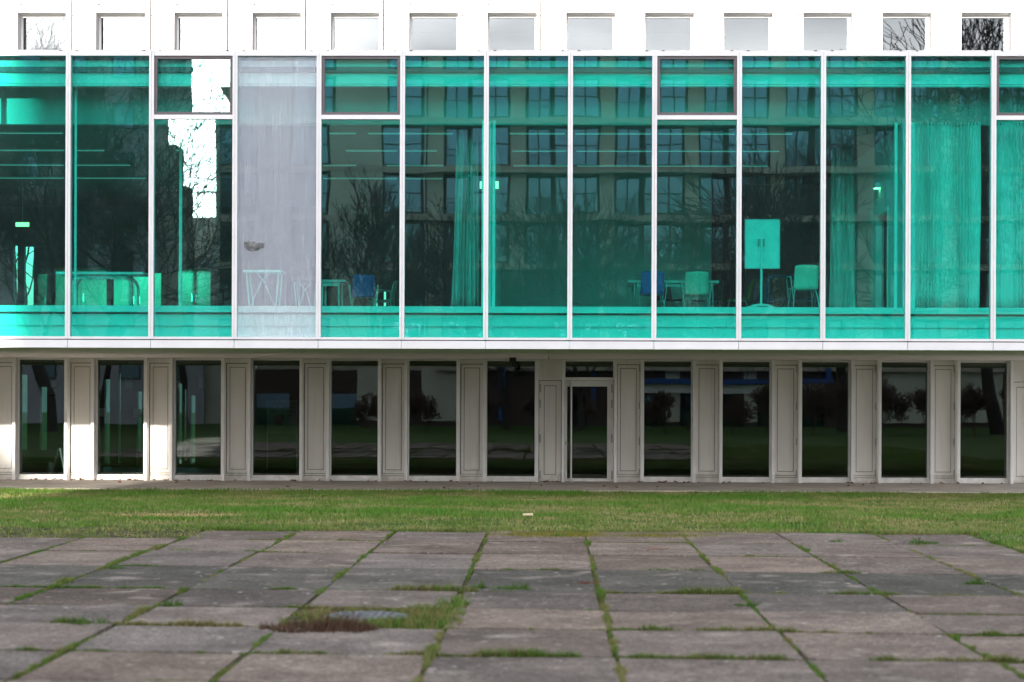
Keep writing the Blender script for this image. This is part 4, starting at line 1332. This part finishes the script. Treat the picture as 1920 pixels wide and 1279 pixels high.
bare_tree('bare_tree', 'tall bare tree mirrored at the left border of the glass', -26.5, -24, 24, 5, 6, lean=(0.1, 0))
bare_tree('bare_tree', 'broad bare tree with an olive leaning trunk mirrored in the second bay', -20.6, -32, 21, 12, 6, lean=(-0.12, 0), mat=M['barkolive'])
bare_tree('bare_tree', 'bare tree mirrored against the bright gap of sky', -25.5, -44, 25, 23, 5, lean=(0.05, 0), r0=0.36, minr=0.022)
bare_tree('bare_tree', 'slender young bare tree mirrored in front of the blank wall', -10.6, -45, 14.0, 31, 5, r0=0.15, up=0.12, spread=0.6, trunkL=0.30, minr=0.016)
bare_tree('bare_tree', 'bushy bare tree mirrored right of the partition', -2.6, -40, 12.5, 44, 5, r0=0.22, minr=0.018)
bare_tree('bare_tree', 'wide bare tree mirrored near the middle of the glass', 1.8, -38, 13, 52, 5, r0=0.22, minr=0.018)
bare_tree('bare_tree', 'bare tree mirrored behind the long table', 8.5, -42, 15, 66, 5, r0=0.22, minr=0.018)
bare_tree('bare_tree', 'high bare tree mirrored in front of the side wall', 17.0, -36, 22, 71, 5, minr=0.020)
bare_tree('bare_tree', 'huge bare tree mirrored at the right border and in the upper windows', 24.0, -26, 27, 83, 5, r0=0.42, spread=0.7, minr=0.022)
bare_tree('bare_tree', 'bare tree standing far left in front of the dark house', -33, -38, 22, 95, 6)
bare_tree('bare_tree', 'dense bare tree mirrored low in the first bay', -28.5, -46, 17, 97, 6)
bare_tree('bare_tree', 'dense bare tree mirrored beside the olive one', -23.8, -50, 19, 99, 6)
for k, (x, y, hgt, sd) in enumerate(((-3.5, -22, 2.6, 1), (3.0, -23, 2.8, 2), (13.5, -22, 2.9, 3), (17, -21.5, 3.0, 4), (22, -22, 2.8, 5), (27, -23, 3.0, 6), (9.5, -23, 2.2, 8), (-9.5, -24, 2.2, 9), (-6.5, -25, 2.4, 10), (0, -25, 2.6, 11), (6.2, -25, 2.4, 12), (11.5, -25, 2.7, 13), (15.3, -24, 3.0, 14), (19.6, -24, 2.9, 15), (24.5, -24, 3.1, 16))):
    bare_tree('bare_shrub', 'twiggy dark hedge shrub mirrored low in the ground floor glass', x, y, hgt, 200 + sd, 5, r0=0.05, spread=0.75, trunkL=0.14, mat=M['twig'], cat='shrub', minr=0.013, group='shrubs across the green')

# apartment block facing the office
AB = -62.0
ap = thing('apartment_block', 'ochre apartment block with balconies and blue windows, mirrored in the glass', 'building', (0, AB, 0))
mX = lambda px: (px - 1032) / 4000.0 * 133.0      # where the mirror image shows it
mZ = lambda py: 1.67 + (754 - py) / 4000.0 * 133.0
AX0, AX1, AH = mX(404), 36.0, 24.6
floors = [mZ(590 + 91 * 1) , mZ(590), mZ(499.5), mZ(409), mZ(318), mZ(227), mZ(136.5)]
b = MB(); b.box(AX0, AX1, -12, -1.2, 0, AH); b.build('core_wall', M['brownframe'], ap)
b = MB(); b.box(AX0 - 0.1, AX1, -12.2, 0.3, AH, AH + 0.3); b.build('roof', M['roofing'], ap)
b = MB(); b.box(AX0, AX1, -1.2, 0.0, 0, floors[0] - 0.2); b.build('base_wall', M['brownframe'], ap)
b = MB(); b.box(AX0, AX0 + 0.25, -1.199, 0.05, floors[0] + 0.2, AH); b.build('corner_wall', M['render'], ap)
for zf in floors:
    b = MB(); b.box(AX0 + 0.25, mX(790), -1.199, 0.02, zf - 0.2, zf + 0.2); b.box(mX(790), AX1, -1.199, 0.55, zf - 0.22, zf + 0.16)
    b.build('balcony_slab', M['slab'], ap)
# window = brown frame ring + pane; built once and copied


def win(w, h_, nx, transom):
    f = MB(); e = 0.10
    f.box(-w/2, -w/2 + e, -0.1, 0, 0, h_); f.box(w/2 - e, w/2, -0.1, 0, 0, h_)
    f.box(-w/2 + e, w/2 - e, -0.1, 0, 0, e); f.box(-w/2 + e, w/2 - e, -0.1, 0, h_ - e, h_)
    for k in range(1, nx):
        x = -w/2 + k*w/nx
        f.box(x - e/2, x + e/2, -0.1, 0.005, e, h_ - e)
    if transom:
        f.box(-w/2 + e, w/2 - e, -0.1, 0.01, h_*transom, h_*transom + 0.08)
    g_ = MB(); g_.box(-w/2 + e*0.5, w/2 - e*0.5, -0.06, -0.04, e*0.5, h_ - e*0.5)
    return f, g_


kinds = {}
for nm, w, nx, tr_ in (('window', 2.55, 3, 0.52), ('balcony_door', 1.55, 2, 0), ('side_window', 2.4, 2, 0.52)):
    kinds[nm] = (win(w, 2.45, nx, tr_), nm)
made = {}


def place_win(nm, x, y, z):
    if nm not in made:
        f, g_ = kinds[nm][0]
        o = f.build(nm, M['brownframe'], ap); p = g_.build('pane', M['farpane'], o)
        made[nm] = o
    else:
        o = made[nm].copy(); COL.objects.link(o); o.parent = ap
        c = made[nm].children[0].copy(); COL.objects.link(c); c.parent = o
    o.location = (x, y, z)


tops = floors[1:] + [AH + 0.1]
for zf, zt in zip(floors, tops):
    z0, z1 = zf + 0.2, zt - 0.2
    b = MB(); b.box(mX(617), mX(715), -1.19, -0.02, z0, z1); b.build('blank_panel', M['render'], ap)
    b = MB(); b.box(mX(480), mX(540), -1.19, -0.02, z0, z1); b.build('blank_panel', M['render'], ap)
    for px in (578, 752, 440): place_win('side_window', mX(px), -0.1, z0 + 0.03)
    b = MB(); b.tube([(mX(793), -0.05, z0), (mX(793), -0.05, z1 - 0.05)], 0.06, 8); b.build('downpipe', M['palepipe'], ap)
    for u in range(8):
        xa = mX(797 + 161 * u)
        b = MB(); b.box(xa, xa + 0.95, -1.19, -0.25, z0, z1 - 0.02); b.build('wall_pier', M['render'], ap)
        place_win('balcony_door', xa + 0.95 + 0.85, -1.0, z0 + 0.02)
        place_win('window', xa + 0.95 + 1.75 + 1.3, -0.3, z0 + 0.05)
        b = MB()
        b.box(xa + 0.95, xa + 2.6, 0.47, 0.50, z0 + 0.95, z0 + 1.0)
        for s in range(12): b.box(xa + 1.0 + s*0.14, xa + 1.02 + s*0.14, 0.47, 0.495, z0, z0 + 0.95)
        b.build('railing', M['dark'], ap)
b = MB(); n0_ = mX(366)
b.hexa([(n0_, -6, mZ(163)), (mX(404), -6, mZ(220)), (mX(404), -0.5, mZ(220)), (n0_, -0.5, mZ(163)),
        (n0_, -6, mZ(159)), (mX(404), -6, mZ(159)), (mX(404), -0.5, mZ(159)), (n0_, -0.5, mZ(159))])
b.build('terrace_canopy', M['render'], ap)
# shop front at its foot: blue beam, pale band, glazing
gX = lambda px: (px - 1032) / 4000.0 * 150.0
gZ = lambda py: 1.67 + (754 - py) / 4000.0 * 150.0
b = MB(); b.box(gX(1200), gX(1560), 0.0, 1.0, gZ(719), gZ(710)); b.box(gX(1546), gX(1556), 0.0, 1.0, gZ(709.9), gZ(688))
b.box(gX(935), gX(947), 0.0, 0.6, gZ(790), gZ(686)); b.box(gX(1109), gX(1116), 0.0, 0.6, gZ(765), gZ(700))
b.build('blue_beam', M['awning'], ap)
b = MB(); b.box(gX(1200), gX(1545), 0.0, 0.4, gZ(737), gZ(719.5)); b.build('shop_band', M['inwhite'], ap)
for k, (pa, pb_) in enumerate(((1208, 1248), (1276, 1300), (1357, 1395), (1420, 1450), (1505, 1545), (480, 540), (620, 668), (1075, 1100))):
    b = MB(); b.box(gX(pa), gX(pb_), 0.0, 0.12, gZ(800), gZ(740)); b.build('shop_window', M['farpane'], ap)
for k, (pa, pb_) in enumerate(((668, 760), (790, 860), (1248, 1275), (1395, 1420), (1655, 1745), (1800, 1880))):
    b = MB(); b.box(gX(pa), gX(pb_), 0.0, 0.1, 0.3, gZ(690)); b.build('base_panel', M['render'], ap)

# house left of the gap, and a low gabled one far behind it
nb = thing('neighbour_house', 'dark grey house left of the bright gap, mirrored in the left bays', 'building', (-40, -66, 0))
hx1_ = (296 - 1032) / 4000.0 * 137.0 + 40
b = MB(); b.box(-26, hx1_, -3.5, 0, 0, 25.5); b.build('wall', M['greybld'], nb)
b = MB(); b.box(hx1_ + 0.004, hx1_ + 1.0, -3.5, -0.5, 0, 18.2); b.box(hx1_ + 1.004, hx1_ + 1.7, -3.5, -0.5, 0, 15.6); b.build('stair_annex', M['render'], nb)
b = MB(); b.box(-26.2, hx1_ + 0.1, -3.7, 0.2, 25.5, 25.9); b.build('roof', M['roofing'], nb)
wm = None
for zf in range(1, 8):
    for kx in range(8):
        x = hx1_ - 2.2 - kx * 3.1
        f, g_ = (None, None)
        if wm is None:
            f = MB(); f.box(-0.75, 0.75, 0.0, 0.06, 0, 1.7); wm = f.build('window', M['brownframe'], nb)
            g_ = MB(); g_.box(-0.65, 0.65, 0.061, 0.075, 0.1, 1.6); g_.build('pane', M['farpane'], wm)
            o = wm
        else:
            o = wm.copy(); COL.objects.link(o); o.parent = nb
            c = wm.children[0].copy(); COL.objects.link(c); c.parent = o
        o.location = (x, 0, zf * 3.2)
gh = thing('gabled_house', 'low gabled house far behind the gap, mirrored below the bright sky', 'building', (-31, -120, 0))
b = MB(); b.box(-9, 12, -8, 0, 0, 14.5); b.build('wall', M['greybld'], gh)
b = MB(); b.poly([(-9.3, 0.3, 14.5), (12.3, 0.3, 14.5), (12.3, -4, 18.6), (-9.3, -4, 18.6)]); b.poly([(-9.3, -8.3, 14.5), (-9.3, -4, 18.6), (12.3, -4, 18.6), (12.3, -8.3, 14.5)])
b.poly([(-9.3, 0.3, 14.5), (-9.3, -4, 18.6), (-9.3, -8.3, 14.5)]); b.poly([(12.3, 0.3, 14.5), (12.3, -8.3, 14.5), (12.3, -4, 18.6)])
b.build('roof', M['slab'], gh)

# tree behind the office, seen through the far windows of the left room
bare_tree('bare_tree', 'bare tree behind the building seen through the narrow far windows', X(44, 62), 60, 12, 140, 6)
